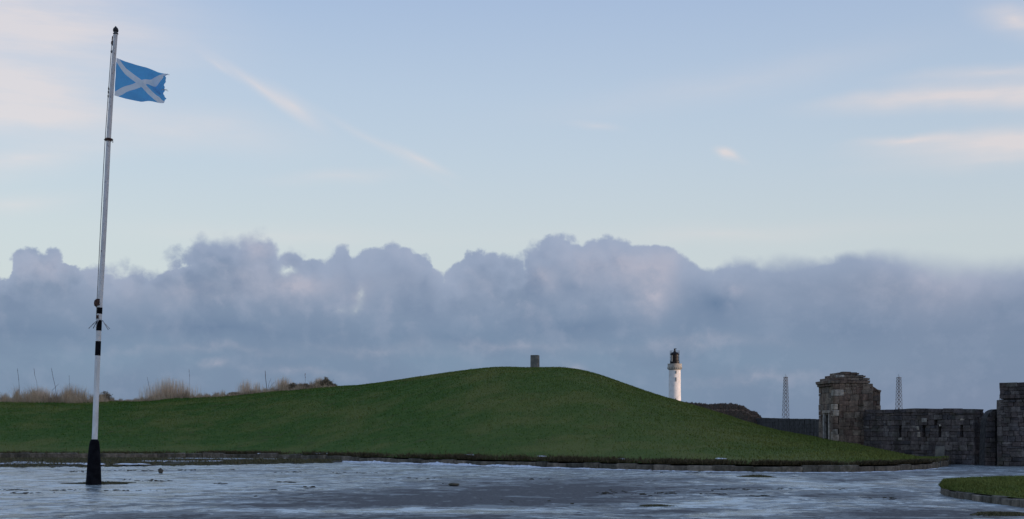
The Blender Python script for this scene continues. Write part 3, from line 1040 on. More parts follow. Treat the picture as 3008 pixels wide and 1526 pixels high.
A = resample(ifr, 60)
B = resample(ibk, 60)
ts = np.linspace(0.03, 0.97, nr)
IP = A[:, None, :] * (1 - ts)[None, :, None] + B[:, None, :] * ts[None, :, None]
edge = np.minimum(ts, 1 - ts)
iz = 0.17 + 0.14 * sstep(0.0, 0.35, edge)[None, :] * sstep(0.0, 8.0, np.arange(60))[:, None]
IP[:, :, 2] = iz
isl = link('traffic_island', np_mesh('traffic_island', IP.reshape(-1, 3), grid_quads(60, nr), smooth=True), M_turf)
tag(isl, 'low grassy traffic island with a stone kerb at the right edge of the icy yard', 'traffic island')
kerb_root = isl
ring_k = [Vector(p) for p in (list(B[::-1]) + list(A[1:]))]
kerb_line(isl, ring_k, 0.17, ln=(0.4, 0.75), depth=0.24)
N = 26000
a_, b_ = rng.uniform(0, 59, N), rng.uniform(0, 1, N)
i0 = np.clip(a_.astype(int), 0, 58)
fa = (a_ - i0)[:, None]
E0 = A[i0] * (1 - fa) + A[i0 + 1] * fa
E1 = B[i0] * (1 - fa) + B[i0 + 1] * fa
bb = 0.04 + 0.92 * b_
P = E0 * (1 - bb)[:, None] + E1 * bb[:, None]
P[:, 2] = 0.17 + 0.14 * sstep(0, 0.35, np.minimum(bb, 1 - bb)) * sstep(0, 8, a_) - 0.01
edge_near = bb < 0.16
h = np.where(edge_near, rng.uniform(0.03, 0.11, N), rng.uniform(0.03, 0.09, N))
V, q, t3, tt = blades(P, h, rng.uniform(0.012, 0.03, N), rng.normal(0, 0.5, (N, 2)), rng.uniform(0, 1, N))
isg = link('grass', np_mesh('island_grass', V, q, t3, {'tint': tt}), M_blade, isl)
isg['kind'] = 'stuff'

# ------------------------------------------------------------------ snow along the kerb and clods on the ice
def lump_mesh(items, sub=1):
    """items: (x, y, z, rx, ry, rz) flattened rough lumps joined into one mesh"""
    bm = bmesh.new()
    bmesh.ops.create_icosphere(bm, subdivisions=sub, radius=1.0)
    base = np.array([v_.co[:] for v_ in bm.verts])
    tri = np.array([[v_.index for v_ in f_.verts] for f_ in bm.faces])
    bm.free()
    Vs, Ts = [], []
    for i, (x, y, z, rx, ry, rz) in enumerate(items):
        s = 1 + rng.normal(0, 0.16, (len(base), 1))
        ang = rng.uniform(0, 6.28)
        b2 = base * s * np.array([rx, ry, rz])
        c_, s_ = math.cos(ang), math.sin(ang)
        if abs(rx - ry) < 0.5 * max(rx, ry):
            b2 = np.stack([b2[:, 0] * c_ - b2[:, 1] * s_, b2[:, 0] * s_ + b2[:, 1] * c_, b2[:, 2]], 1)
        Vs.append(b2 + np.array([x, y, z]))
        Ts.append(tri + i * len(base))
    return np.concatenate(Vs), np.concatenate(Ts)


items = []
for s in np.linspace(860, 1760, 620):
    py_ = np.interp(s, kpx, kpy) + 0.6
    w = gp(s, py_)
    k_ = math.sin((s - 860) / 900 * math.pi) ** 0.5 if 860 < s < 1760 else 0
    k_ *= 0.7 + 0.5 * math.sin(s * 0.05) * math.sin(s * 0.021)
    items.append((w.x + random.uniform(-.05, .05), w.y - 0.28 + random.uniform(-0.12, 0.12), 0.0, random.uniform(0.1, 0.22), random.uniform(0.12, 0.26), max(0.02, random.uniform(0.05, 0.11) * k_)))
for s in np.linspace(1760, 2760, 260):
    py_ = np.interp(s, kpx, kpy) + 0.6
    w = gp(s, py_)
    if random.random() < 0.6:
        items.append((w.x, w.y - 0.22 + random.uniform(-0.1, 0.1), 0.0, random.uniform(0.08, 0.2), random.uniform(0.08, 0.16), random.uniform(0.01, 0.03)))
for (px_, py_, n, w_) in [(945, 1336, 12, 26), (2120, 1352, 8, 10), (1380, 1341, 5, 8), (1590, 1345, 6, 12), (760, 1347, 4, 6), (1826, 1353, 4, 5)]:
    for _ in range(n):
        uu_ = px_ + random.uniform(-w_, w_)
        sD = D_b_ = float(np.interp(uu_, u, D_b))
        best = None
        for sc_ in np.linspace(0.0, 0.4, 60):
            p = surf(np.array([uu_]), np.array([sc_]))[0]
            e_ = abs((HZ - (p[2] - EYE) * F / p[1]) - py_)
            if best is None or e_ < best[0]:
                best = (e_, p)
        p = best[1]
        items.append((p[0], p[1] + random.uniform(-0.2, 0.2), p[2] + 0.05, random.uniform(0.05, 0.11), random.uniform(0.08, 0.16), 0.03))
for (px0, px1, py_, n) in [(0, 300, 1367, 30), (420, 640, 1360, 36), (660, 990, 1353, 40), (500, 720, 1352, 40), (40, 130, 1364, 16), (240, 420, 1369, 20)]:
    for _ in range(n):
        w = gp(random.uniform(px0, px1), py_ + random.uniform(-1.2, 1.2))
        items.append((w.x, w.y, 0.075, random.uniform(0.15, 0.4), random.uniform(0.2, 0.5), 0.03))
V, T = lump_mesh(items, 2)
tag(link('snow', np_mesh('snow', V, None, T, smooth=True), M_snow), kind='stuff')

items = []
def clods(px_, py_, n, wx, wy, s0=0.02, s1=0.06):
    for _ in range(n):
        w = gp(random.gauss(px_, wx), max(1368, random.gauss(py_, wy)))
        s_ = random.uniform(s0, s1) ** 1.4 * 2.6 * (0.6 + w.y / 90)
        items.append((w.x, w.y, s_ * 0.15, s_ * random.uniform(0.8, 2.2), s_ * random.uniform(0.8, 2.2), s_ * random.uniform(0.18, 0.45)))
for (px_, py_, n, wx, wy) in [(235, 1386, 14, 14, 1.0), (395, 1383, 26, 40, 0.9), (560, 1382, 26, 30, 0.9), (680, 1380, 8, 6, 0.8), (450, 1413, 26, 26, 1.6), (370, 1410, 8, 10, 1),
                              (40, 1440, 18, 30, 1.4), (60, 1450, 20, 40, 1.4), (200, 1441, 16, 30, 1), (350, 1442, 20, 60, 0.8), (840, 1417, 12, 14, 1), (910, 1432, 14, 10, 1),
                              (800, 1440, 10, 8, 0.8), (655, 1422, 12, 14, 1), (752, 1459, 5, 2, 0.6), (1040, 1390, 20, 40, 1), (860, 1388, 16, 30, 1), (1240, 1406, 20, 60, 1),
                              (1330, 1424, 24, 9, 1.5), (1560, 1408, 12, 40, 1), (1790, 1447, 34, 22, 4), (1950, 1450, 26, 24, 2), (2140, 1438, 22, 40, 1.4), (2110, 1452, 20, 26, 1.4),
                              (2230, 1458, 26, 16, 1.2), (2290, 1438, 8, 16, 1.5), (2030, 1390, 10, 40, 1), (2770, 1447, 10, 6, 2), (2480, 1438, 8, 14, 1), (1870, 1452, 10, 20, 2),
                              (2610, 1466, 12, 30, 2), (1500, 1470, 6, 120, 8)]:
    clods(px_, py_, n, wx, wy)
V, T = lump_mesh(items, 1)
tag(link('frozen_clods', np_mesh('frozen_clods', V, None, T), M_soil), kind='stuff')

for (px_, py_, w_, hh, lab) in [(472, 1391, 0.115, 0.20, 'small upright stone frozen into the ice to the right of the black flagpole base'),
                                (1332, 1428, 0.16, 0.09, 'low brown stone on the ice at the edge of the bare tarmac')]:
    w = gp(px_, py_)
    V, T = lump_mesh([(0, 0, hh * 0.42, w_, w_ * 0.9, hh * 0.6)], 2)
    o = link('stone', np_mesh('stone', V, None, T, smooth=True), M_kerb)
    o.location = w
    tag(o, lab, 'stone')


def grass_patch(px_, py_, rx, ry, n, hmax, mat, label):
    w = gp(px_, py_)
    a = rng.uniform(0, 2 * np.pi, n)
    r_ = np.sqrt(rng.uniform(0, 1, n)) * (1 + 0.25 * np.sin(a * 3 + px_))
    P = np.stack([r_ * np.cos(a) * rx, r_ * np.sin(a) * ry, np.zeros(n)], 1)
    fall = np.clip(1.25 - r_, 0.25, 1)
    V, q, t3, tt = blades(P, rng.uniform(0.3, 1, n) * hmax * fall, rng.uniform(0.012, 0.03, n), rng.normal(0, 0.6, (n, 2)), rng.uniform(0, 1, n))
    o = link('grass_patch', np_mesh('grass_patch', V, q, t3, {'tint': tt}), mat)
    o.location = w
    tag(o, label, 'grass patch')
    return o


grass_patch(300, 1421, 1.05, 0.85, 2600, 0.09, M_verge, 'patch of short withered grass growing round the foot of the flagpole')
grass_patch(2222, 1401, 0.62, 0.8, 1500, 0.10, M_verge, 'greenish tuft breaking through the ice just in front of the mound kerb')
grass_patch(1925, 1487, 0.40, 0.35, 900, 0.05, M_verge, 'thin strip of grass on bare tarmac near the bottom middle of the yard')
grass_patch(2950, 1512, 0.65, 0.7, 1900, 0.07, M_verge, 'grass patch on the tarmac in front of the traffic island')

# ------------------------------------------------------------------ flagpole
fp = gp(275, 1425)
SCL = F / fp.y                                    # px per metre at the pole


def pp(px_, py_, dy=0.0):
    """point in the flagpole's own frame"""
    return Vector(((px_ - CX) * (fp.y) / F - fp.x, dy, EYE + (HZ - py_) * fp.y / F - fp.z))


pole = empty('flagpole', fp)
tag(pole, 'tall leaning white flagpole with black bands and tapered black base in the icy yard', 'flagpole')
# plinth: eight-sided tapering sleeve with a rounded shoulder
segp = 14
prof = [(22.5, 1427), (22.3, 1418), (20.8, 1390), (18.8, 1355), (16.6, 1322), (14.6, 1304), (12.4, 1296), (8.5, 1291)]
rings = []
Vp, Fp = [], []
for (r_, y_) in prof:
    c_ = pp(275 + (1425 - y_) / 133 * 2.5, y_)
    for s in range(segp):
        a = 2 * math.pi * s / segp
        Vp.append((c_.x + r_ / SCL * math.cos(a), r_ / SCL * math.sin(a), c_.z))
for i in range(len(prof) - 1):
    for s in range(segp):
        s2 = (s + 1) % segp
        Fp.append((i * segp + s, i * segp + s2, (i + 1) * segp + s2, (i + 1) * segp + s))
Fp.append(tuple((len(prof) - 1) * segp + s for s in range(segp)))
link('base', py_mesh('base', [(Vp, Fp)], smooth=True), M_black, pole)
axis = [(277.5, 1300), (279, 1270), (283, 1150), (286.8, 1051), (290, 975), (293.4, 900), (301, 770), (309, 620), (319, 412), (327, 280), (335, 165), (340.2, 96)]


def ax(y_):
    return float(np.interp(-y_, [-p[1] for p in axis], [p[0] for p in axis]))


def rad(y_):
    return float(np.interp(-y_, [-1300, -1051, -880, -412, -96], [8.2, 7.7, 7.3, 6.6, 5.8])) / SCL


link('pole', py_mesh('pole', [tube([pp(x, y_) for x, y_ in axis], [rad(y_) for x, y_ in axis], 16)], smooth=True), M_pole, pole)
for (y0, y1) in [(904, 922.5), (941, 972), (1003, 1045)]:
    link('black_band', py_mesh('black_band', [tube([pp(ax(y1), y1), pp(ax(y0), y0)], [rad(y1) + 0.004, rad(y0) + 0.004], 16)], smooth=True), M_black, pole)
# finial: an acorn on a collar
top_ = pp(ax(100), 100)
px1 = 1 / SCL
fin = [(6.6, 0), (8.0, 1.5), (6.2, 4), (5.2, 5.5), (7.6, 8), (8.2, 12), (7.2, 16), (5.8, 18.5), (3.4, 20.5), (2.6, 22), (0.4, 24.5)]
Vf, Ff = lathe([(r_ * px1, z_ * px1) for r_, z_ in fin], 14, top_.x, top_.y)
link('finial', py_mesh('finial', [([(x, y_, z_ + top_.z - 1.5 * px1) for x, y_, z_ in Vf], Ff)], smooth=True), M_iron, pole)
# halyard blocks and lines on the left side
b1 = pp(ax(118) - 8.5, 127)
v1, f1 = lathe([(0.5 * px1, -8 * px1), (3.6 * px1, -5 * px1), (4.2 * px1, 0), (3.4 * px1, 5 * px1), (0.5 * px1, 8 * px1)], 10)
link('pulley_block', py_mesh('pulley_block', [([(x + b1.x, y_ * 0.6, z_ + b1.z) for x, y_, z_ in v1], f1)], smooth=True), M_rust, pole)
link('pulley_bracket', py_mesh('pulley_bracket', [tube([pp(ax(102) - 5, 102), pp(ax(108) - 8.5, 108), pp(ax(118) - 9, 119)], 0.018, 6)]), M_rust, pole)
b2 = pp(ax(152) - 8.5, 152)
link('toggle', py_mesh('toggle', [([(x * 0.7 + b2.x, y_ * 0.5, z_ * 0.6 + b2.z) for x, y_, z_ in v1], f1)], smooth=True), M_iron, pole)
ln = [(ax(y_) - 8.6 - 2.0 * math.sin(max(0, (y_ - 300)) / 600 * math.pi) * (y_ > 300), y_) for y_ in range(130, 960, 30)]
link('halyard', py_mesh('halyard', [tube([pp(x, y_, -0.02) for x, y_ in ln], 0.012, 5)]), M_rope, pole)
for y_ in (262, 272, 284):
    c_ = pp(ax(y_) - 8.5, y_)
    link('halyard_clip', py_mesh('halyard_clip', [box((c_.x, -0.02, c_.z), (0.03, 0.03, 0.07))]), M_iron, pole)
# clamp ring with two shackles where the topmast joins
cy_ = 411
link('clamp_ring', py_mesh('clamp_ring', [tube([pp(ax(cy_ + 4), cy_ + 4), pp(ax(cy_ - 4), cy_ - 4)], rad(cy_) + 0.025, 16),
                                          tube([pp(ax(cy_ + 1), cy_ + 1), pp(ax(cy_ - 2), cy_ - 2)], rad(cy_) + 0.04, 16)], smooth=True), M_rust, pole)
for sgn in (-1, 1):
    c_ = pp(ax(cy_) + sgn * 10.0, cy_)
    pth = [(c_.x + sgn * 0.03 * math.cos(a) - sgn * 0.0, 0, c_.z + 0.022 * math.sin(a)) for a in np.linspace(0, 2 * math.pi, 9)]
    link('shackle', py_mesh('shackle', [tube(pth, 0.011, 6)] + ([tube([(c_.x + 0.02, 0, c_.z), (c_.x + 0.025, 0, c_.z - 0.09)], 0.012, 6)] if sgn > 0 else [])), M_iron, pole)
# rusty winch box on the left
c_ = pp(ax(892) - 7.0, 891)
link('winch', py_mesh('winch', [([(x * 2.0 + c_.x - 0.03, y_ * 1.4, z_ * 1.5 + c_.z) for x, y_, z_ in v1], f1), box((c_.x + 0.045, -0.03, c_.z + 0.02), (0.08, 0.14, 0.2)),
                                tube([(c_.x - 0.05, 0, c_.z + 0.13), (c_.x - 0.05, 0, c_.z - 0.13)], 0.012, 6)]), M_rust, pole)
c_ = pp(ax(932) - 3, 932)
link('rust_plate', py_mesh('rust_plate', [box((c_.x, -rad(932) - 0.005, c_.z), (0.07, 0.03, 0.10))]), M_rust, pole)
# splayed climbing-guard rods
for (x0, y0, x1, y1, dy) in [(288, 941, 262, 966, -0.05), (285, 940, 266, 963, 0.25), (299, 940, 324, 967, -0.05), (300, 942, 311.5, 968, 0.22), (291.5, 938, 291, 964, -0.30)]:
    link('guard_rod', py_mesh('guard_rod', [tube([pp(x0, y0, -0.06 if dy < 0 else 0.05), pp(x1, y1, dy)], 0.0125, 6)]), M_spike, pole)

# ------------------------------------------------------------------ flag
tops = [(342, 170), (355, 176), (370, 183), (400, 192), (430, 199), (445, 205), (460, 210), (478, 212), (494, 217)]
bots = [(336, 281), (352, 285), (370, 290), (395, 296), (415, 300), (430, 301), (447, 301.5), (464, 301), (480, 299)]
nu_, nv_ = 46, 32
fu = np.linspace(0, 1, nu_)
fv = np.linspace(0, 1, nv_)
Vf = []
uvs = []
for i, a in enumerate(fu):
    tx = np.interp(a, np.linspace(0, 1, 9), [p[0] for p in tops])
    ty = np.interp(a, np.linspace(0, 1, 9), [p[1] for p in tops])
    bx_ = np.interp(a, np.linspace(0, 1, 9), [p[0] for p in bots])
    by_ = np.interp(a, np.linspace(0, 1, 9), [p[1] for p in bots])
    for j, b in enumerate(fv):
        x = bx_ * (1 - b) + tx * b
        y_ = by_ * (1 - b) + ty * b
        # ragged fly edge and a deep fold in the middle of the fly
        e_ = sstep(0.72, 1.0, a)
        x -= e_ * (9.0 * math.exp(-((b - 0.45) / 0.28) ** 2) + 2.2 * math.sin(b * 23) + 1.3 * math.sin(b * 51 + 1))
        fold = math.exp(-((a - 0.80) / 0.16) ** 2) * math.exp(-((b - 0.50 + 0.9 * (a - 0.8)) / 0.13) ** 2)
        y_ += fold * 7.0
        x -= fold * 4.0
        dep = 0.15 * a * math.sin(a * 7.0 + b * 2.2 + 0.4) + 0.085 * a * math.sin(a * 15 - b * 5.0) + 0.035 * math.sin(a * 5 + b * 15) * (0.3 + a) + 0.40 * fold \
            + 0.035 * math.sin((a * 0.8 + b) * 11.0) * a
        p = pp(x, y_, dep)
        Vf.append((p.x, p.y, p.z))
        uvs.append((a, b))
Ff = [tuple(int(k_) for k_ in q_) for q_ in grid_quads(nu_, nv_)]
me = bpy.data.meshes.new('flag')
me.from_pydata(Vf, [], Ff)
uvl = me.uv_layers.new(name='UVMap')
for lp in me.loops:
    uvl.data[lp.index].uv = uvs[lp.vertex_index]
me.polygons.foreach_set('use_smooth', np.ones(len(me.polygons), bool))
flag = empty('flag', fp)
cl = link('cloth', me, M_flag, flag)
# loose threads at the torn fly
for (x0, y0, x1, y1) in [(474, 262, 494, 268), (474, 265, 491, 263), (484, 219, 497, 220)]:
    link('loose_thread', py_mesh('loose_thread', [tube([pp(x0, y0, 0.02), pp((x0 + x1) / 2, (y0 + y1) / 2 - 1, 0.03), pp(x1, y1, 0.02)], 0.006, 5)]), M_rope, flag)
tag(flag, 'faded blue flag with white diagonal cross and torn edge flying from the flagpole', 'flag')

# ------------------------------------------------------------------ dead vegetation on the left crest
def crest_blades(n, lo, hi, s0, s1, h0, h1, w0, w1, lean, wind=0.0):
    us_ = rng.uniform(lo, hi, n)
    P = surf(us_, rng.uniform(s0, s1, n))
    return blades(P - np.array([0, 0, 0.03]), rng.uniform(h0, h1, n), rng.uniform(w0, w1, n),
                  np.stack([rng.normal(wind, lean, n), rng.normal(0, lean, n)], 1), rng.uniform(0, 1, n))


def prof_h(px_):
    return np.interp(px_, [-150, 0, 40, 75, 110, 150, 200, 225, 270, 300, 320, 345, 375, 400, 430, 470, 550, 580, 640, 670, 700, 740, 780, 850, 880],
                     [34, 34, 44, 38, 42, 34, 46, 46, 34, 32, 26, 9, 12, 12, 20, 26, 24, 18, 17, 13, 17, 20, 20, 24, 24]) * 1.0


N = 30000
us = rng.uniform(-150, 985, N)
ss = rng.uniform(0.90, 1.04, N)
ss = np.where(us < 320, rng.uniform(0.84, 1.05, N), ss)
P = surf(us, ss)
hm = prof_h(us) * P[:, 1] / F
hm = hm * np.clip((1000 - us) / 60, 0, 1)
rag = np.array([mnoise.fractal((x_ * 0.045, 3.0, 0.0), 0.8, 2.2, 4) for x_ in np.arange(-160, 1000)])
hm = hm * np.clip(0.62 + 0.75 * np.interp(us, np.arange(-160, 1000), rag), 0.34, 1.3)
h = rng.uniform(0.15, 1.0, N) ** 1.7 * hm * 1.45 * (1 + 0.25 * np.sin(us * 0.21) * np.sin(us * 0.083))
V, q, t3, tt = blades(P - np.array([0, 0, 0.03]), np.maximum(h, 0.05), rng.uniform(0.012, 0.03, N), rng.normal(0, 0.30, (N, 2)),
                      np.clip(rng.uniform(0, 0.75, N) + 0.3 * np.sin(us * 0.05) * np.sin(us * 0.017 + 2), 0, 1))
tag(link('dead_grass', np_mesh('dead_grass', V, q, t3, {'tint': tt}), M_dead), kind='stuff')


def clump(name, px_, half, topy, n, mat, label, cat, group, s=0.985, spread=1.0, wmin=0.010, wmax=0.022, lean=0.10, hmin=0.35):
    c0 = surf(np.array([float(px_)]), np.array([s]))[0]
    D = c0[1]
    Hm = EYE + (HZ - topy) * D / F - c0[2]
    hw = half * D / F
    g = np.clip(rng.normal(0, 0.5, n), -1.2, 1.2)
    P = np.stack([g * hw, rng.normal(0, 0.45 * spread, n), np.full(n, -0.05)], 1)
    fall = np.exp(-(g / 0.85) ** 2 * 0.6)
    h_ = rng.uniform(hmin, 1.0, n) * Hm * (0.45 + 0.55 * fall)
    V, q, t3, tt = blades(P, np.maximum(h_, 0.06), rng.uniform(wmin, wmax, n), np.stack([rng.normal(-0.02, lean, n) + g * 0.06, rng.normal(0, lean, n)], 1), rng.uniform(0, 1, n))
    o = link(name, np_mesh(name, V, q, t3, {'tint': tt}), mat)
    o.location = c0
    tag(o, label, cat, group)
    return o


GRP = 'clumps of tall dead grass on the left crest'
clump('grass_clump', 120, 46, 1128, 900, M_pale, 'sandy clump of dead grass left of the flagpole between the dark stalks', 'grass clump', GRP, lean=0.16)
clump('grass_clump', 210, 42, 1118, 700, M_dead, 'brown shaggy clump of dead grass just left of the flagpole on the crest', 'grass clump', GRP, lean=0.16)
clump('grass_clump', 500, 74, 1098, 1500, M_pale, 'widest feathery clump of pale dead grass on the crest right of the flagpole', 'grass clump', GRP, hmin=0.25, lean=0.08)
clump('grass_clump', 722, 22, 1104, 380, M_pale, 'narrow pale upright grass clump left of the bare forked twig', 'grass clump', GRP, lean=0.07)
clump('grass_clump', 757, 13, 1112, 170, M_pale, 'smallest thin grass clump between the narrow pale clump and the forked twig', 'grass clump', GRP, lean=0.07)
clump('grass_clump', 832, 28, 1096, 520, M_pale, 'pale grass clump between the forked twig and the dark bramble', 'grass clump', GRP, lean=0.08)
clump('grass_clump', 940, 15, 1102, 800, M_pale, 'wispy pale grass growing out of the bramble near the right end of the crest', 'grass clump', GRP, lean=0.12)


def bramble(px_, half, topy, n, label, s=0.975):
    c0 = surf(np.array([float(px_)]), np.array([s]))[0]
    D = c0[1]
    Hm = EYE + (HZ - topy) * D / F - c0[2]
    hw = half * D / F
    root = empty('bramble_bush', c0)
    tag(root, label, 'bush', 'dark bushes on the left crest')
    a = rng.normal(0, 0.5, n)
    r_ = np.clip(np.abs(a), 0, 1.1)
    lobe = 1 + 0.18 * np.sin(a * 7 + px_) + 0.1 * np.sin(a * 17)
    z = rng.uniform(0, 1, n) ** 0.7 * Hm * np.clip(1 - r_ ** 1.8 * 0.8, 0.1, 1) * lobe
    P = np.stack([a * hw, rng.normal(0, 0.4, n), z - 0.08], 1)
    V, q, t3, tt = blades(P, rng.uniform(0.05, 0.14, n), rng.uniform(0.03, 0.07, n), rng.normal(0, 0.9, (n, 2)), rng.uniform(0, 1, n))
    link('foliage', np_mesh('bramble_foliage', V, q, t3, {'tint': tt}), M_bramble, root)['kind'] = 'stuff'
    for i in range(6):
        x = rng.normal(0, 0.4) * hw
        link('stem', py_mesh('bramble_stem', [tube([(x, 0, -0.1), (x + rng.normal(0, 0.08), rng.normal(0, 0.1), Hm * 0.5), (x + rng.normal(0, 0.25), rng.normal(0, 0.2), Hm * rng.uniform(0.7, 1.1))], [0.012, 0.009, 0.005], 5)]), M_stalk, root)


bramble(308, 26, 1154, 1200, 'small dark bush right beside the flagpole on the left crest')
bramble(878, 52, 1126, 2600, 'broad dark bramble bush beside the pale grass clump at the right of the crest')
bramble(956, 36, 1114, 1900, 'peaked brown bramble bush at the right end of the crest vegetation')
bramble(690, 22, 1152, 1000, 'low brown bush on the crest just left of the narrow pale grass clump')


def stalk(pts_px, label, r0=0.022, twigs=(), s=0.98):
    c0 = surf(np.array([float(pts_px[0][0])]), np.array([s]))[0]
    D = c0[1]
    f_ = lambda p: Vector(((p[0] - CX) * D / F - c0[0], 0, EYE + (HZ - p[1]) * D / F - c0[2]))
    root = empty('dead_stalk', c0)
    tag(root, label, 'plant stalk', 'dead stalks against the sky')
    pts = [f_(p) for p in pts_px]
    pts[0].z = min(pts[0].z, -0.05)
    n = len(pts)
    link('stem', py_mesh('dead_stem', [tube(pts, [r0 * 0.72 * (1 - 0.5 * i / n) for i in range(n)], 6)]), M_stalk, root)
    # seed head: little flakes round the upper third
    top3 = [pts[-2].lerp(pts[-1], t_) for t_ in np.linspace(-0.1, 1, 26)]
    P = np.array([(p.x + random.gauss(0, 0.012), random.gauss(0, 0.012), p.z) for p in top3])
    V, q, t3, tt = blades(P, np.full(26, 0.055), np.full(26, 0.022), rng.normal(0, 0.5, (26, 2)), rng.uniform(0, 1, 26))
    link('seed_head', np_mesh('seed_head', V, q, t3, {'tint': tt}), M_heather, root)
    for tw in twigs:
        link('twig', py_mesh('dead_twig', [tube([f_(p) for p in tw], [0.014, 0.008][:len(tw)] if len(tw) == 2 else [0.014, 0.011, 0.007], 5)]), M_stalk, root)


stalk([(58, 1175), (57, 1145), (55, 1115), (51, 1083)], 'leftmost of the three dark stalks standing left of the flagpole')
stalk([(112, 1175), (108, 1122), (102, 1103), (100, 1084)], 'middle one, kinked, of the three dark stalks left of the flagpole', 0.016)
stalk([(166, 1175), (163, 1138), (156, 1110), (151, 1083)], 'dark stalk with a crossing twig, nearest to the flagpole on its left', 0.024, twigs=([(153, 1148), (172, 1128)],))
stalk([(205, 1170), (204, 1130), (203, 1104)], 'short thin stalk rising from the shaggy grass just left of the flagpole', 0.012)
stalk([(443, 1168), (438, 1140), (433, 1110)], 'short slanting stalk at the left side of the widest pale grass clump', 0.015)
stalk([(557, 1165), (556, 1128), (557, 1108), (555, 1086)], 'thin upright stalk at the right side of the widest pale grass clump', 0.013)
stalk([(785, 1158), (783, 1135), (780, 1110), (779, 1090)], 'thick forked bare twig between the two narrow pale grass clumps', 0.034,
      twigs=([(786, 1150), (790, 1128), (796, 1112)], [(787, 1152), (797, 1132), (808, 1122)]))
stalk([(896, 1130), (897, 1112), (896, 1098)], 'thin short stalk rising out of the broad bramble bush', 0.012)

# ------------------------------------------------------------------ pillar on the mound
D0 = 97.2
pc = at(1571.5, D0, 1083)
sc_ = F / D0
pil = empty('stone_pillar', pc, math.radians(-18))
tag(pil, 'square weathered grey stone pillar standing on top of the grass mound', 'pillar')
w_ = 0.565
prof_h_ = 39 / sc_
bm = bmesh.new()
bmesh.ops.create_cube(bm, size=1.0)
for vtx in bm.verts:
    tp = vtx.co.z > 0
    vtx.co = Vector((vtx.co.x * w_ * (0.97 if tp else 1.0), vtx.co.y * w_ * (0.97 if tp else 1.0), (prof_h_ if tp else -0.25)))
bmesh.ops.bevel(bm, geom=bm.edges[:], offset=0.018, segments=2, affect='EDGES')
me = bpy.data.meshes.new('shaft')
bm.to_mesh(me)
bm.free()
link('shaft', me, M_concrete, pil)
bm = bmesh.new()
bmesh.ops.create_cube(bm, size=1.0)
for vtx in bm.verts:
    tp = vtx.co.z > 0
    s_ = 0.70 if tp else 0.92
    vtx.co = Vector((vtx.co.x * s_, vtx.co.y * s_, 0.08 if tp else -0.3))
bmesh.ops.bevel(bm, geom=bm.edges[:], offset=0.03, segments=1, affect='EDGES')
me = bpy.data.meshes.new('footing')
bm.to_mesh(me)
bm.free()
link('footing', me, M_mortar, pil)

# ------------------------------------------------------------------ heathery bank behind the mound
bank_top = [(1930, 1200), (1985, 1183), (2010, 1183), (2050, 1185), (2090, 1189), (2120, 1186), (2150, 1186), (2175, 1191), (2195, 1200), (2205, 1208), (2222, 1211), (2236, 1224), (2246, 1240), (2262, 1262)]
bu = np.linspace(1930, 2262, 120)
btop = np.interp(bu, [p[0] for p in bank_top], [p[1] for p in bank_top]) + rng.normal(0, 0.5, 120)
DB = 116.0
bt = np.array([(110.0, 1300), (111.0, 1240), (112.0, 1217), (112.6, 1207), (114.2, 1205), (115.0, 1196), (DB, None), (DB + 2, None), (DB + 8, None)], dtype=object)
BX, BY, BZ = [], [], []
for i in range(len(bu)):
    for (d_, y_) in bt:
        yy_ = btop[i] if y_ is None else max(y_, btop[i] + {110.0: 60, 111.0: 34, 112.0: 22, 112.6: 14, 114.2: 12, 115.0: 6}[d_])
        z_ = EYE + (HZ - yy_) * d_ / F
        if d_ > DB:
            z_ = (EYE + (HZ - btop[i]) * DB / F) - (0.3 if d_ < DB + 3 else 5.0)
        BX.append((bu[i] - CX) * d_ / F)
        BY.append(d_)
        BZ.append(z_ + 0.04 * rng.normal())
bank = link('bank', np_mesh('bank', np.stack([BX, BY, BZ], 1), grid_quads(len(bu), len(bt)), smooth=True), M_soil)
tag(bank, kind='structure')
N = 16000
iu = rng.uniform(0, len(bu) - 1.01, N)
jv = rng.uniform(0.6, 7, N)
R3 = np.stack([BX, BY, BZ], 1).reshape(len(bu), len(bt), 3)
i0 = iu.astype(int)
j0 = jv.astype(int)
fa, fb = (iu - i0)[:, None], (jv - j0)[:, None]
P = (R3[i0, j0] * (1 - fa) + R3[i0 + 1, j0] * fa) * (1 - fb) + (R3[i0, j0 + 1] * (1 - fa) + R3[i0 + 1, j0 + 1] * fa) * fb
ledge = (jv > 3.0) & (jv < 4.0)
h = np.where(ledge, 0.04, rng.uniform(0.04, 0.11, N))
V, q, t3, tt = blades(P, h, rng.uniform(0.03, 0.06, N), rng.normal(0, 0.6, (N, 2)), np.clip(rng.uniform(0, 0.6, N) + ledge * 0.9, 0, 1))
tag(link('heather', np_mesh('heather', V, q, t3, {'tint': tt}), M_heather), kind='stuff')

# ------------------------------------------------------------------ the ruined battery
tow_m = stone_meshes(8, M_tower, 0.05, 0.04, 'stone')
wal_m = stone_meshes(8, M_wall, 0.05, 0.04, 'stone')
quo_m = stone_meshes(4, M_quoin, 0.06, 0.03, 'quoin')

# back wall from the bank to the tower
a_w, b_w = at(2225, 113), at(2420, 76)
bw = empty('stone_wall', (a_w + b_w) / 2)
tag(bw, 'low dark stone wall running back from the ruined tower to the heathery bank', 'wall')


def wall_top_z(p):
    px_ = CX + p.x * F / p.y
    return EYE + (HZ - np.interp(px_, [2200, 2240, 2320, 2410], [1228, 1228, 1230.5, 1231.5])) * p.y / F


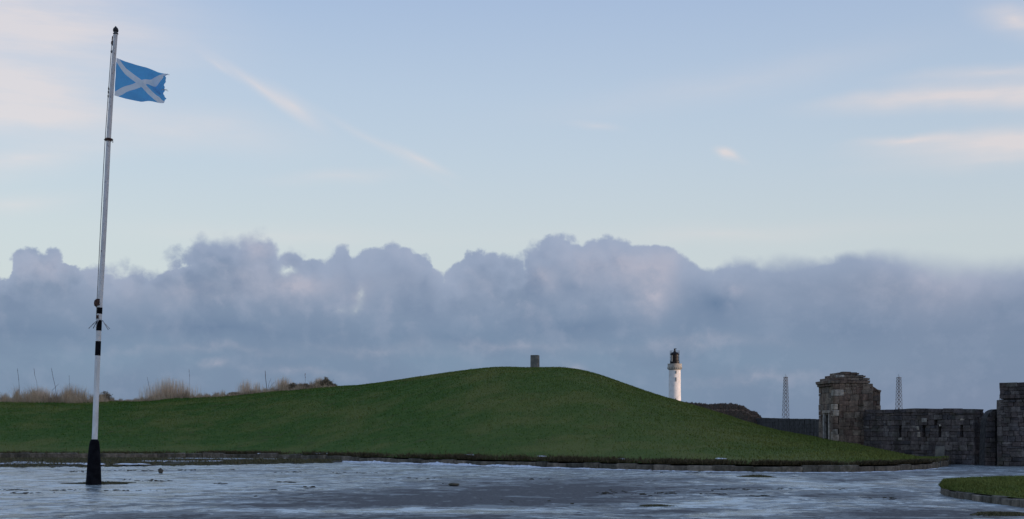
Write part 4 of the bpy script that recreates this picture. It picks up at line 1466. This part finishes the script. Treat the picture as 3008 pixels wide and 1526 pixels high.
pcs = []
U_ = (b_w - a_w).normalized()
L_ = (b_w - a_w).length
ctr = (a_w + b_w) / 2
rzw = math.atan2(U_.y, U_.x)
zz = -0.2
while zz < 2.95:
    hh = random.uniform(0.2, 0.3)
    x = 0.0
    while x < L_:
        l = random.uniform(0.35, 0.8)
        p = a_w + U_ * (x + l / 2)
        ztop = wall_top_z(p)
        if zz + 0.05 < ztop:
            ht = min(hh, ztop - zz)
            v_, f_ = box((p.x - ctr.x, p.y - ctr.y, zz + ht / 2), (l - 0.02, 0.5 + random.uniform(-0.03, 0.03), ht - 0.015), rzw)
            pcs.append(([Vector(q_) + Vector((random.gauss(0, .008), random.gauss(0, .008), random.gauss(0, .008))) for q_ in v_], f_))
        x += l
    zz += hh
M_back = stone_mat('back_wall_stone', [(0.050, 0.047, 0.048), (0.060, 0.056, 0.056)], 0.3)
o = link('stonework', py_mesh('stonework', pcs), M_back, bw)
o['kind'] = 'stuff'
zt0, zt1 = wall_top_z(a_w), wall_top_z(b_w)
v_, f_ = box((0, 0, 0), (1, 1, 1))
core = []
for (x, y_, z_) in v_:
    e_ = a_w + U_ * ((x + 0.5) * L_)
    n_ = Vector((-U_.y, U_.x, 0))
    core.append((e_.x - ctr.x + n_.x * y_ * 0.42, e_.y - ctr.y + n_.y * y_ * 0.42, (wall_top_z(e_) - 0.05) if z_ > 0 else -0.3))
link('core', py_mesh('wall_core', [(core, f_)]), M_mortar, bw)

# ---- ruined tower: square, turned a little, with a stepped slab roof
DT = 69.5
corner = at(2447, DT)                                  # near left corner
ztop = lambda y_, D=DT: EYE + (HZ - y_) * D / F
TW = 2.20
rzt = math.radians(5.0)
tower = empty('ruined_tower', corner, rzt)
tag(tower, 'ruined square stone tower with a stepped slab roof behind the right end of the mound', 'tower')
Ut = Vector((math.cos(rzt), math.sin(rzt), 0))         # along the front face, to the right
Nt = Vector((math.sin(rzt), -math.cos(rzt), 0))        # outward from the front face
H_body = ztop(1127)
hb = H_body + 0.6
org = corner + Vector((0, 0, -0.6))


def tower_core(name, x0, x1, y0, y1, z0, z1, mat=M_mortar):
    link(name, py_mesh(name, [box(((x0 + x1) / 2, (y0 + y1) / 2, (z0 + z1) / 2), (x1 - x0, y1 - y0, z1 - z0))]), mat, tower)


tower_core('core', 0.10, TW - 0.10, 0.10, 2.35, -0.6, H_body - 0.02)
stone_face(tower, tow_m, org, Ut, TW, hb, left_cut=0.34, ch=(0.17, 0.37), cl=(0.22, 0.64), depth=0.2)
# quoins up the near corner, long and short work
zq = -0.6
i = 0
while zq < H_body - 0.1:
    hq = random.uniform(0.27, 0.42)
    hq = min(hq, H_body - zq)
    big = (abs(zq - ztop(1172)) < 0.25)
    lq = 0.62 if big else (0.36 if i % 2 else 0.30)
    m_ = quo_m if (random.random() < 0.75 or big) else tow_m
    ctr_ = corner + Ut * (lq / 2 - 0.02) + Vector((0, 0, zq + hq / 2)) + Nt * (0.018 - 0.14)
    place_stone('quoin', random.choice(m_), ctr_, Ut, -Nt, Vector((0, 0, 1)), (lq - 0.015, 0.30, hq - 0.02), tower)
    zq += hq
    i += 1
# left face: as seen from outside, left to right runs from the back corner to the near corner
UL = Nt                                                # pointing towards the viewer
orgL = corner - Nt * 2.35 + Vector((0, 0, -0.6))
d0, d1 = 1.00, 1.72
zd = ztop(1214) + 0.6
stone_face(tower, tow_m, orgL, UL, 2.35 - 0.02, hb, hole=[(d0, d1, 0.0, zd)], ch=(0.24, 0.36), cl=(0.36, 0.7), depth=0.2)
# door lintel and jambs of the left face
NL = UL.cross(Vector((0, 0, 1)))
for (uc, wz, hz_, z_) in [((d0 + d1) / 2, d1 - d0 + 0.5, 0.16, zd - 0.6 + 0.08)]:
    place_stone('lintel', quo_m[0], corner - Nt * 2.35 + UL * uc + NL * 0.03 + Vector((0, 0, z_)) - NL * 0.08, UL, -NL, Vector((0, 0, 1)), (wz, 0.24, hz_), tower)
for uc in (d0 - 0.07, d1 + 0.07):
    place_stone('door_jamb', quo_m[1], corner - Nt * 2.35 + UL * uc + NL * 0.025 + Vector((0, 0, (zd - 1.2) / 2)) - NL * 0.08, UL, -NL, Vector((0, 0, 1)), (0.15, 0.24, zd), tower)
link('doorway', py_mesh('doorway', [box((0.092, 2.35 - (d0 + d1) / 2, (zd - 1.2) / 2), (0.01, d1 - d0, zd))]), M_void, tower)
# right face (only seen from the side) closes the tower
UR = -Nt
stone_face(tower, tow_m, corner + Ut * TW + Vector((0, 0, -0.6)), UR, 2.35, hb - 0.05, ch=(0.4, 0.5), cl=(0.6, 1.1), depth=0.2)
# moulded cornice on the left, then stepped slab courses
px_m = F / DT
layers = [  # left px, right px, y top, y bottom
    (2401, 2559, 1127, 1134), (2396.5, 2559, 1117.5, 1126.5), (2409.5, 2559.5, 1109, 1117.2), (2423, 2549, 1100.5, 1108.7), (2436, 2532, 1092.5, 1100.2)]
for li, (l_, r_, yt, yb) in enumerate(layers):
    left_edge = {0: -0.10, 1: -0.20, 2: 0.06, 3: 0.34, 4: 0.62}[li]      # inset from the left face, positive inwards
    xr = (r_ - 2447) / px_m
    front_in = {0: 0.0, 1: -0.05, 2: 0.05, 3: 0.16, 4: 0.28}[li]
    z0, z1 = ztop(yb), ztop(yt)
    tower_core('roof_core', left_edge + 0.08, xr - 0.1, front_in + 0.08, 2.35 - max(0.0, front_in), z0 - 0.02, z1 - 0.012)
    # front stones of the course
    x = left_edge
    while x < xr - 0.04:
        l = random.uniform(0.35, 0.8)
        if xr - x - l < 0.25:
            l = xr - x
        hh = (z1 - z0) * (random.uniform(0.90, 1.02) if li < 4 else random.uniform(0.8, 1.3))
        if li >= 2 and x + l > xr - 0.35:
            hh *= random.uniform(0.55, 0.9)
        c_ = corner + Ut * (x + l / 2) - Nt * (front_in + 0.2 + random.uniform(-0.02, 0.02)) + Vector((0, 0, z0 + hh / 2))
        place_stone('roof_slab', random.choice(tow_m if random.random() < 0.8 else quo_m), c_, Ut, -Nt, Vector((0, 0, 1)), (l - 0.014, 0.42, hh - 0.006), tower)
        x += l
    # left end stones
    y_ = front_in + 0.42
    while y_ < 2.3:
        l = min(random.uniform(0.4, 0.8), 2.36 - y_)
        c_ = corner + Ut * (left_edge + 0.2 + random.uniform(-0.015, 0.015)) - Nt * (y_ + l / 2) + Vector((0, 0, (z0 + z1) / 2))
        place_stone('roof_slab', random.choice(tow_m), c_, Nt, Ut, Vector((0, 0, 1)), (l - 0.014, 0.42, z1 - z0 - 0.006), tower)
        y_ += l
# annex on the right with a sloping top
x0, x1 = 2.02, 2.02 + 0.82
ay = 0.55
zt = lambda uu_: ztop(np.interp(2447 + (x0 + uu_) * px_m, [2556, 2575, 2595], [1129, 1133, 1147]), DT + 0.6)
stone_face(tower, tow_m, corner + Ut * x0 - Nt * ay + Vector((0, 0, -0.4)), Ut, x1 - x0, 5.2, top=lambda q_: zt(q_) + 0.4 - 0.06, ch=(0.2, 0.32), cl=(0.25, 0.5), depth=0.2)
stone_face(tower, tow_m, corner + Ut * x1 - Nt * ay + Vector((0, 0, -0.4)), -Nt, 1.6, zt(x1 - x0) + 0.35, ch=(0.35, 0.45), cl=(0.5, 0.8), depth=0.2)
v_ = [(x0, ay + 0.1, -0.6), (x1 - 0.1, ay + 0.1, -0.6), (x1 - 0.1, ay + 1.6, -0.6), (x0, ay + 1.6, -0.6),
      (x0, ay + 0.1, zt(0) - 0.08), (x1 - 0.1, ay + 0.1, zt(x1 - x0) - 0.10), (x1 - 0.1, ay + 1.6, zt(x1 - x0) - 0.10), (x0, ay + 1.6, zt(0) - 0.08)]
link('annex_core', py_mesh('annex_core', [(v_, box((0, 0, 0), (1, 1, 1))[1])]), M_mortar, tower)
n_c = 4
for i in range(n_c):
    ua, ub = (x1 - x0) * i / n_c, (x1 - x0) * (i + 1) / n_c + (0.03 if i == n_c - 1 else 0)
    za, zb = zt(ua), zt(ub)
    d_ = Vector((Ut.x * (ub - ua), Ut.y * (ub - ua), zb - za))
    l = d_.length
    d_.normalize()
    c_ = corner + Ut * (x0 + (ua + ub) / 2) - Nt * (ay + 0.35) + Vector((0, 0, (za + zb) / 2 - 0.05))
    place_stone('coping_stone', random.choice(tow_m), c_, d_, -Nt, d_.cross(-Nt), (l - 0.008, 0.8, 0.10), tower)

# ---- loopholed fort wall
wa, wb = corner + Ut * 1.55 + Nt * 0.35, at(2863, 63.0)
fw = empty('fort_wall', wa)
tag(fw, 'dark loopholed stone fort wall between the ruined tower and the right-hand pier', 'wall')
UW = (wb - wa)
LW = UW.length
UW.normalize()
NW = UW.cross(Vector((0, 0, 1)))


def fw_px(uu_):
    p = wa + UW * uu_
    return CX + p.x * F / p.y, p.y


def fw_u(px_):
    lo, hi = 0.0, LW
    for _ in range(40):
        m_ = (lo + hi) / 2
        if fw_px(m_)[0] < px_:
            lo = m_
        else:
            hi = m_
    return (lo + hi) / 2


def fw_top(uu_):
    px_, D_ = fw_px(uu_)
    return EYE + (HZ - np.interp(px_, [2530, 2593, 2640, 2700, 2730, 2790, 2815, 2850, 2880, 2889], [1203, 1202.5, 1201.5, 1199.5, 1200, 1201.5, 1200.5, 1199.5, 1202, 1205])) * D_ / F


def fw_z(px_, y_):
    return EYE + (HZ - y_) * fw_px(fw_u(px_))[1] / F


holes = []
for (pa_, pb_, ya, yb) in [(2641, 2648, 1248, 1281), (2709, 2718, 1250, 1285), (2756, 2765.5, 1251, 1284), (2820, 2829, 1249, 1284), (2744, 2753, 1231, 1247)]:
    holes.append((fw_u(pa_), fw_u(pb_), fw_z((pa_ + pb_) / 2, yb) + 0.3, fw_z((pa_ + pb_) / 2, ya) + 0.3))
# courses break at the loophole sill and head so the openings stay square
sill, head = 1.34 + 0.3, 1.94 + 0.3
topcap = 0.20
for (za, zb) in [(0.0, sill), (sill, head), (head, 3.4)]:
    hs = [(a, b, max(c, za) if c > 0 else c, d) for (a, b, c, d) in holes]
    hs = [(a, b, sill - 0.001, head) if abs(c - sill) < 0.25 else (a, b, c, d) for (a, b, c, d) in hs]
    stone_face(fw, wal_m, wa + Vector((0, 0, -0.3 + 0.0)), UW, LW, zb, hole=hs, ch=(0.17, 0.31), cl=(0.22, 0.66), depth=0.24,
               top=lambda q_: fw_top(q_) + 0.3 - topcap * 0.7, v0=za)
# pale dressed stones round the second loophole
for (px_, y_, w__, h__) in [(2700, 1277, 0.17, 0.26), (2697, 1258, 0.15, 0.2), (2716, 1235, 0.34, 0.22), (2762, 1250, 0.1, 0.1), (2828, 1233, 0.26, 0.08), (2645, 1290, 0.22, 0.12)]:
    uu_ = fw_u(px_)
    c_ = wa + UW * uu_ + Vector((0, 0, fw_z(px_, y_))) + NW * (0.022 - 0.1)
    place_stone('dressed_stone', random.choice(quo_m), c_, UW, -NW, Vector((0, 0, 1)), (w__, 0.24, h__), fw)
cv_ = []
nseg = 24
for i in range(nseg + 1):
    uu_ = 0.02 + (LW - 0.14) * i / nseg
    for (off, zz_) in [(-0.21, -0.3), (-0.21, fw_top(uu_) - 0.1), (-0.62, fw_top(uu_) - 0.1), (-0.62, -0.3)]:
        p = wa + UW * uu_ + NW * off
        cv_.append((p.x - wa.x, p.y - wa.y, zz_))
cf = []
for i in range(nseg):
    for j in range(4):
        j2 = (j + 1) % 4
        cf.append((i * 4 + j, i * 4 + j2, (i + 1) * 4 + j2, (i + 1) * 4 + j))
cf += [(3, 2, 1, 0), tuple(nseg * 4 + j for j in range(4))]
link('core', py_mesh('fort_wall_core', [(cv_, cf)]), M_mortar, fw)
x = 0.0
while x < LW - 0.05:
    l = random.uniform(0.45, 0.9)
    if LW - x - l < 0.3:
        l = LW - x
    a, b = x, x + l
    za, zb = fw_top(a), fw_top(b)
    d_ = Vector((UW.x * l, UW.y * l, zb - za))
    ll = d_.length
    d_.normalize()
    c_ = wa + UW * (x + l / 2) - NW * 0.32 + Vector((0, 0, (za + zb) / 2 - topcap / 2 + random.uniform(-0.05, 0.012))) - NW * random.uniform(-0.03, 0.03)
    place_stone('coping_stone', random.choice(wal_m), c_, d_, -NW, d_.cross(-NW), (ll - 0.012, 0.72, topcap), fw)
    x += l
# rounded end of the wall
stone_face(fw, wal_m, wb + Vector((0, 0, -0.3)), -NW, 0.64, fw_top(LW - 0.02) + 0.12, ch=(0.2, 0.3), cl=(0.25, 0.4), depth=0.14)

# ---- right-hand pier with its curved buttress
DP = 60.0
pier_a = at(2929, 61.0)
pier_b = at(3150, 59.1)
pier = empty('stone_pier', pier_a)
tag(pier, 'tall dark stone pier at the right edge of the photo beyond the fort wall', 'pier')
UP = pier_b - pier_a
LP = UP.length
UP.normalize()
NP = UP.cross(Vector((0, 0, 1)))
zp = lambda px_, y_: EYE + (HZ - y_) * (61.0 + (59.1 - 61.0) * (px_ - 2929) / 221) / F
zj = zp(2960, 1173)
zpt = zp(2935, 1125)
stone_face(pier, wal_m, pier_a + Vector((0, 0, -0.2)), UP, LP, zj + 0.2 - 0.03, ch=(0.16, 0.28), cl=(0.2, 0.52), depth=0.3)
inset = 0.10
stone_face(pier, wal_m, pier_a + UP * 0.11 - NP * 0.0 + Vector((0, 0, zj + 0.02)), UP, LP - 0.12, zpt - zj - 0.02, ch=(0.12, 0.2), cl=(0.25, 0.55), depth=0.3)
stone_face(pier, wal_m, pier_a - NP * 2.5 + UP * 0.0 + Vector((0, 0, -0.2)), NP, 2.5, zj + 0.2 - 0.03, ch=(0.32, 0.45), cl=(0.5, 1.0), depth=0.2)
stone_face(pier, wal_m, pier_a - NP * 2.5 + UP * 0.11 + Vector((0, 0, zj + 0.02)), NP, 2.5, zpt - zj - 0.02, ch=(0.2, 0.3), cl=(0.5, 0.9), depth=0.2)
v_, f_ = box((0, 0, 0), (1, 1, 1))
cc = []
for (x, y_, z_) in v_:
    p = UP * (0.06 + (x + 0.5) * (LP - 0.1)) - NP * (0.12 + (y_ + 0.5) * 2.3)
    cc.append((p.x, p.y, (zj - 0.01) if z_ > 0 else -0.2))
cc2 = []
for (x, y_, z_) in v_:
    p = UP * (0.17 + (x + 0.5) * (LP - 0.22)) - NP * (0.06 + (y_ + 0.5) * 2.36)
    cc2.append((p.x, p.y, (zpt - 0.01) if z_ > 0 else zj))
link('core', py_mesh('pier_core', [(cc, f_), (cc2, f_)]), M_mortar, pier)
stone_face(pier, wal_m, pier_b + Vector((0, 0, -0.2)), -NP, 2.4, zj + 0.17, ch=(0.3, 0.42), cl=(0.5, 0.9), depth=0.12)
# curved buttress: profile facing the viewer, half a metre thick
DBt = 61.6
prof = [(2936, 1372), (2891.5, 1369), (2892.5, 1330), (2893.5, 1288), (2894.5, 1262), (2896.5, 1240), (2899, 1228), (2904, 1217), (2911, 1209), (2919, 1204.5), (2927, 1202.5), (2936, 1202)]
bt_o = at(2910, DBt)
butt = empty('curved_buttress', bt_o)
tag(butt, 'round-shouldered dark stone buttress leaning against the right-hand pier', 'buttress')
nP = len(prof)
Vb = []
for dy in (0.0, 0.7):
    for (px_, y_) in prof:
        p = at(px_, DBt, y_)
        Vb.append((p.x - bt_o.x, dy + (0.04 if dy == 0 else 0) * math.sin(y_ * 0.2), p.z))
fb_ = [tuple(range(nP))[::-1], tuple(nP + i for i in range(nP))] + [(i, (i + 1) % nP, nP + (i + 1) % nP, nP + i) for i in range(nP)]
link('core', py_mesh('buttress_core', [(Vb, fb_)]), M_mortar, butt)
# facing stones by course, cut to the profile
zz_ = -0.1
zmax = EYE + (HZ - 1203) * DBt / F
while zz_ < zmax - 0.06:
    hh = min(random.uniform(0.18, 0.3), zmax - zz_)
    ym = HZ - (zz_ + hh * 0.75 - EYE) * F / DBt
    lp = float(np.interp(-ym, [-1372, -1330, -1288, -1262, -1240, -1228, -1217, -1209, -1204.5, -1202], [2891.5, 2892.5, 2893.5, 2894.5, 2896.5, 2899, 2904, 2911, 2919, 2927]))
    xa, xb = (lp - CX) * DBt / F, (2923 - CX) * DBt / F
    if xb - xa > 0.1:
        m_ = xa + (xb - xa) * random.choice([0.4, 0.55, 1.0])
        for (p_, q_) in ((xa, m_), (m_, xb)):
            if q_ - p_ > 0.06:
                place_stone('stone', random.choice(wal_m), Vector(((p_ + q_) / 2, DBt - 0.04 + random.uniform(-0.012, 0.012) + 0.1, zz_ + hh / 2)), Vector((1, 0, 0)), Vector((0, 1, 0)),
                            Vector((0, 0, 1)), (q_ - p_ - 0.012, 0.3, hh - 0.012), butt)
    zz_ += hh

# pale slab standing at the tip of the mound
sl = at(2760, 63.8)
V_, F_ = box((0, 0, 0.38), (0.42, 0.22, 1.05))
slab = link('stone_slab', py_mesh('stone_slab', [(V_, F_)]), M_concrete)
slab.location = sl
slab.rotation_euler = (0.02, 0.03, -0.2)
bm = bmesh.new()
bm.from_mesh(slab.data)
bmesh.ops.bevel(bm, geom=bm.edges[:], offset=0.03, segments=2, affect='EDGES')
bm.to_mesh(slab.data)
bm.free()
tag(slab, 'pale upright stone slab at the right tip of the mound in front of the fort wall', 'stone slab')

# ------------------------------------------------------------------ lighthouse on the headland
DL = 700.0
lc = at(1982, DL)
ml = DL / F                                       # metres per photo pixel
zl = lambda y_: EYE + (HZ - y_) * ml
lh = empty('lighthouse', (lc.x, lc.y, 3.0))
tag(lh, 'distant white lighthouse with a black lantern rising behind the right slope of the mound', 'lighthouse')
Z0 = 3.0
P_ = lambda prof: [(r_ * ml, zl(y_) - Z0) for r_, y_ in prof]
link('tower', py_mesh('tower', [lathe([(19.5 * ml, 0.0)] + P_([(18.2, 1185), (17.6, 1140), (17.2, 1088)]), 32)], smooth=True), M_lhwhite, lh)
link('gallery', py_mesh('gallery', [lathe(P_([(17.2, 1088), (18.5, 1086.5), (20.5, 1081), (21.6, 1079.5), (21.6, 1078), (20.6, 1077.6), (20.6, 1071), (21.3, 1070.6), (21.3, 1069.4), (15, 1069.2)]), 32)], smooth=True), M_lhcream, lh)
for i in range(24):
    a = 2 * math.pi * i / 24
    c_ = (19.6 * ml * math.cos(a), 19.6 * ml * math.sin(a), zl(1082.4) - Z0)
    link('corbel', py_mesh('corbel', [box(c_, (0.75, 0.42, 1.0), a)]), M_lhcream, lh)
link('lantern_room', py_mesh('lantern_room', [lathe(P_([(13.6, 1069.4), (13.8, 1062), (12.2, 1061.5), (11.8, 1044), (13.2, 1043.4), (13.2, 1042)]), 16)]), M_lhblack, lh)
link('dome', py_mesh('dome', [lathe(P_([(13.0, 1042.2), (12.2, 1039.5), (9.5, 1036.8), (5.5, 1035), (3.0, 1034.2), (2.4, 1031.5), (2.2, 1027), (3.2, 1026), (2.4, 1024.6), (0.6, 1024.2)]), 16)], smooth=True), M_lhblack, lh)
# the vent's cowl points right
link('cowl', py_mesh('cowl', [box((3.2 * ml, 0, zl(1025.5) - Z0), (0.7, 0.45, 0.45))]), M_lhblack, lh)
for i in range(12):
    a = 2 * math.pi * i / 12 + 0.13
    x, y_ = 13.9 * ml * math.cos(a), 13.9 * ml * math.sin(a)
    link('astragal', py_mesh('astragal', [tube([(x, y_, zl(1069.5) - Z0), (x, y_, zl(1030.5 if i % 2 else 1038) - Z0)], 0.075, 5)]), M_lhblack, lh)
for y_ in (1031.5, 1035.5, 1038.5, 1050, 1060):
    pth = [(13.9 * ml * math.cos(a), 13.9 * ml * math.sin(a), zl(y_) - Z0) for a in np.linspace(0, 2 * math.pi, 33)]
    link('rail', py_mesh('rail', [tube(pth, 0.05, 5)]), M_lhblack, lh)
# pale panel on the left of the lantern
link('panel', py_mesh('panel', [box((-9.8 * ml, -9.3 * ml, zl(1054) - Z0), (0.95, 0.15, 3.3), -0.75)]), M_lhcream, lh)
for (y0, y1, dx) in [(1090.5, 1099, 1.8), (1110, 1121.5, 1.6), (1171, 1180, 1.0)]:
    rr = 17.5 * ml
    x = dx * ml
    yy_ = -math.sqrt(rr * rr - x * x)
    f0 = link('window', py_mesh('window', [box((x, yy_ + 0.02, (zl(y0) + zl(y1)) / 2 - Z0), (0.34, 0.5, zl(y0) - zl(y1)))]), M_void, lh)
    link('window_sill', py_mesh('window_sill', [box((x, yy_ - 0.05, zl(y1) - Z0 - 0.08), (0.55, 0.55, 0.14))]), M_lhwhite, f0)

# ------------------------------------------------------------------ lattice masts
DMt = 500.0
mm = DMt / F


def mast(px_, ytop, wtop, wref, yref, label, zb=-4.5):
    c_ = at(px_, DMt)
    root = empty('lattice_mast', (c_.x, c_.y, zb), 0.35)
    tag(root, label, 'lattice mast', 'lattice masts on the skyline')
    zt_ = EYE + (HZ - ytop) * mm - zb
    zr = EYE + (HZ - yref) * mm - zb
    hw_t = wtop * mm / 2 * 0.80
    hw_r = wref * mm / 2 * 0.80
    hw = lambda z_: hw_t + (hw_r - hw_t) * (zt_ - z_) / (zt_ - zr)
    cn = [(-1, -1), (1, -1), (1, 1), (-1, 1)]
    for (sx, sy) in cn:
        link('leg', py_mesh('mast_leg', [tube([(sx * hw(0), sy * hw(0), 0), (sx * hw_t, sy * hw_t, zt_)], 0.06, 5)]), M_steel, root)
    pcs = []
    z_ = 0.0
    while z_ < zt_ - 0.5:
        st = 2 * hw(z_) * 0.95
        z2 = min(z_ + st, zt_)
        for i in range(4):
            a, b = cn[i], cn[(i + 1) % 4]
            pcs.append(tube([(a[0] * hw(z_), a[1] * hw(z_), z_), (b[0] * hw(z2), b[1] * hw(z2), z2)], 0.045, 4))
            pcs.append(tube([(b[0] * hw(z_), b[1] * hw(z_), z_), (a[0] * hw(z2), a[1] * hw(z2), z2)], 0.045, 4))
            pcs.append(tube([(a[0] * hw(z2), a[1] * hw(z2), z2), (b[0] * hw(z2), b[1] * hw(z2), z2)], 0.05, 4))
        z_ = z2
    br = link('bracing', py_mesh('mast_bracing', pcs), M_steel, root)
    br['kind'] = 'stuff'
    link('platform', py_mesh('mast_platform', [box((0, 0, zt_ + 0.06), (hw_t * 2.3, hw_t * 2.3, 0.14))]), M_steel, root)
    link('aerial', py_mesh('mast_aerial', [tube([(-hw_t * 0.3, 0, zt_), (-hw_t * 0.3, 0, zt_ + 1.3)], 0.05, 5), tube([(hw_t * 0.5, 0, zt_), (hw_t * 0.5, 0, zt_ + 0.8)], 0.04, 5)]), M_steel, root)


mast(2308, 1109, 10.5, 18.5, 1228, 'lattice steel mast left of the ruined tower, above the low back wall')
mast(2640.5, 1110, 11.5, 17.5, 1200, 'lattice steel mast right of the ruined tower, above the loopholed wall')
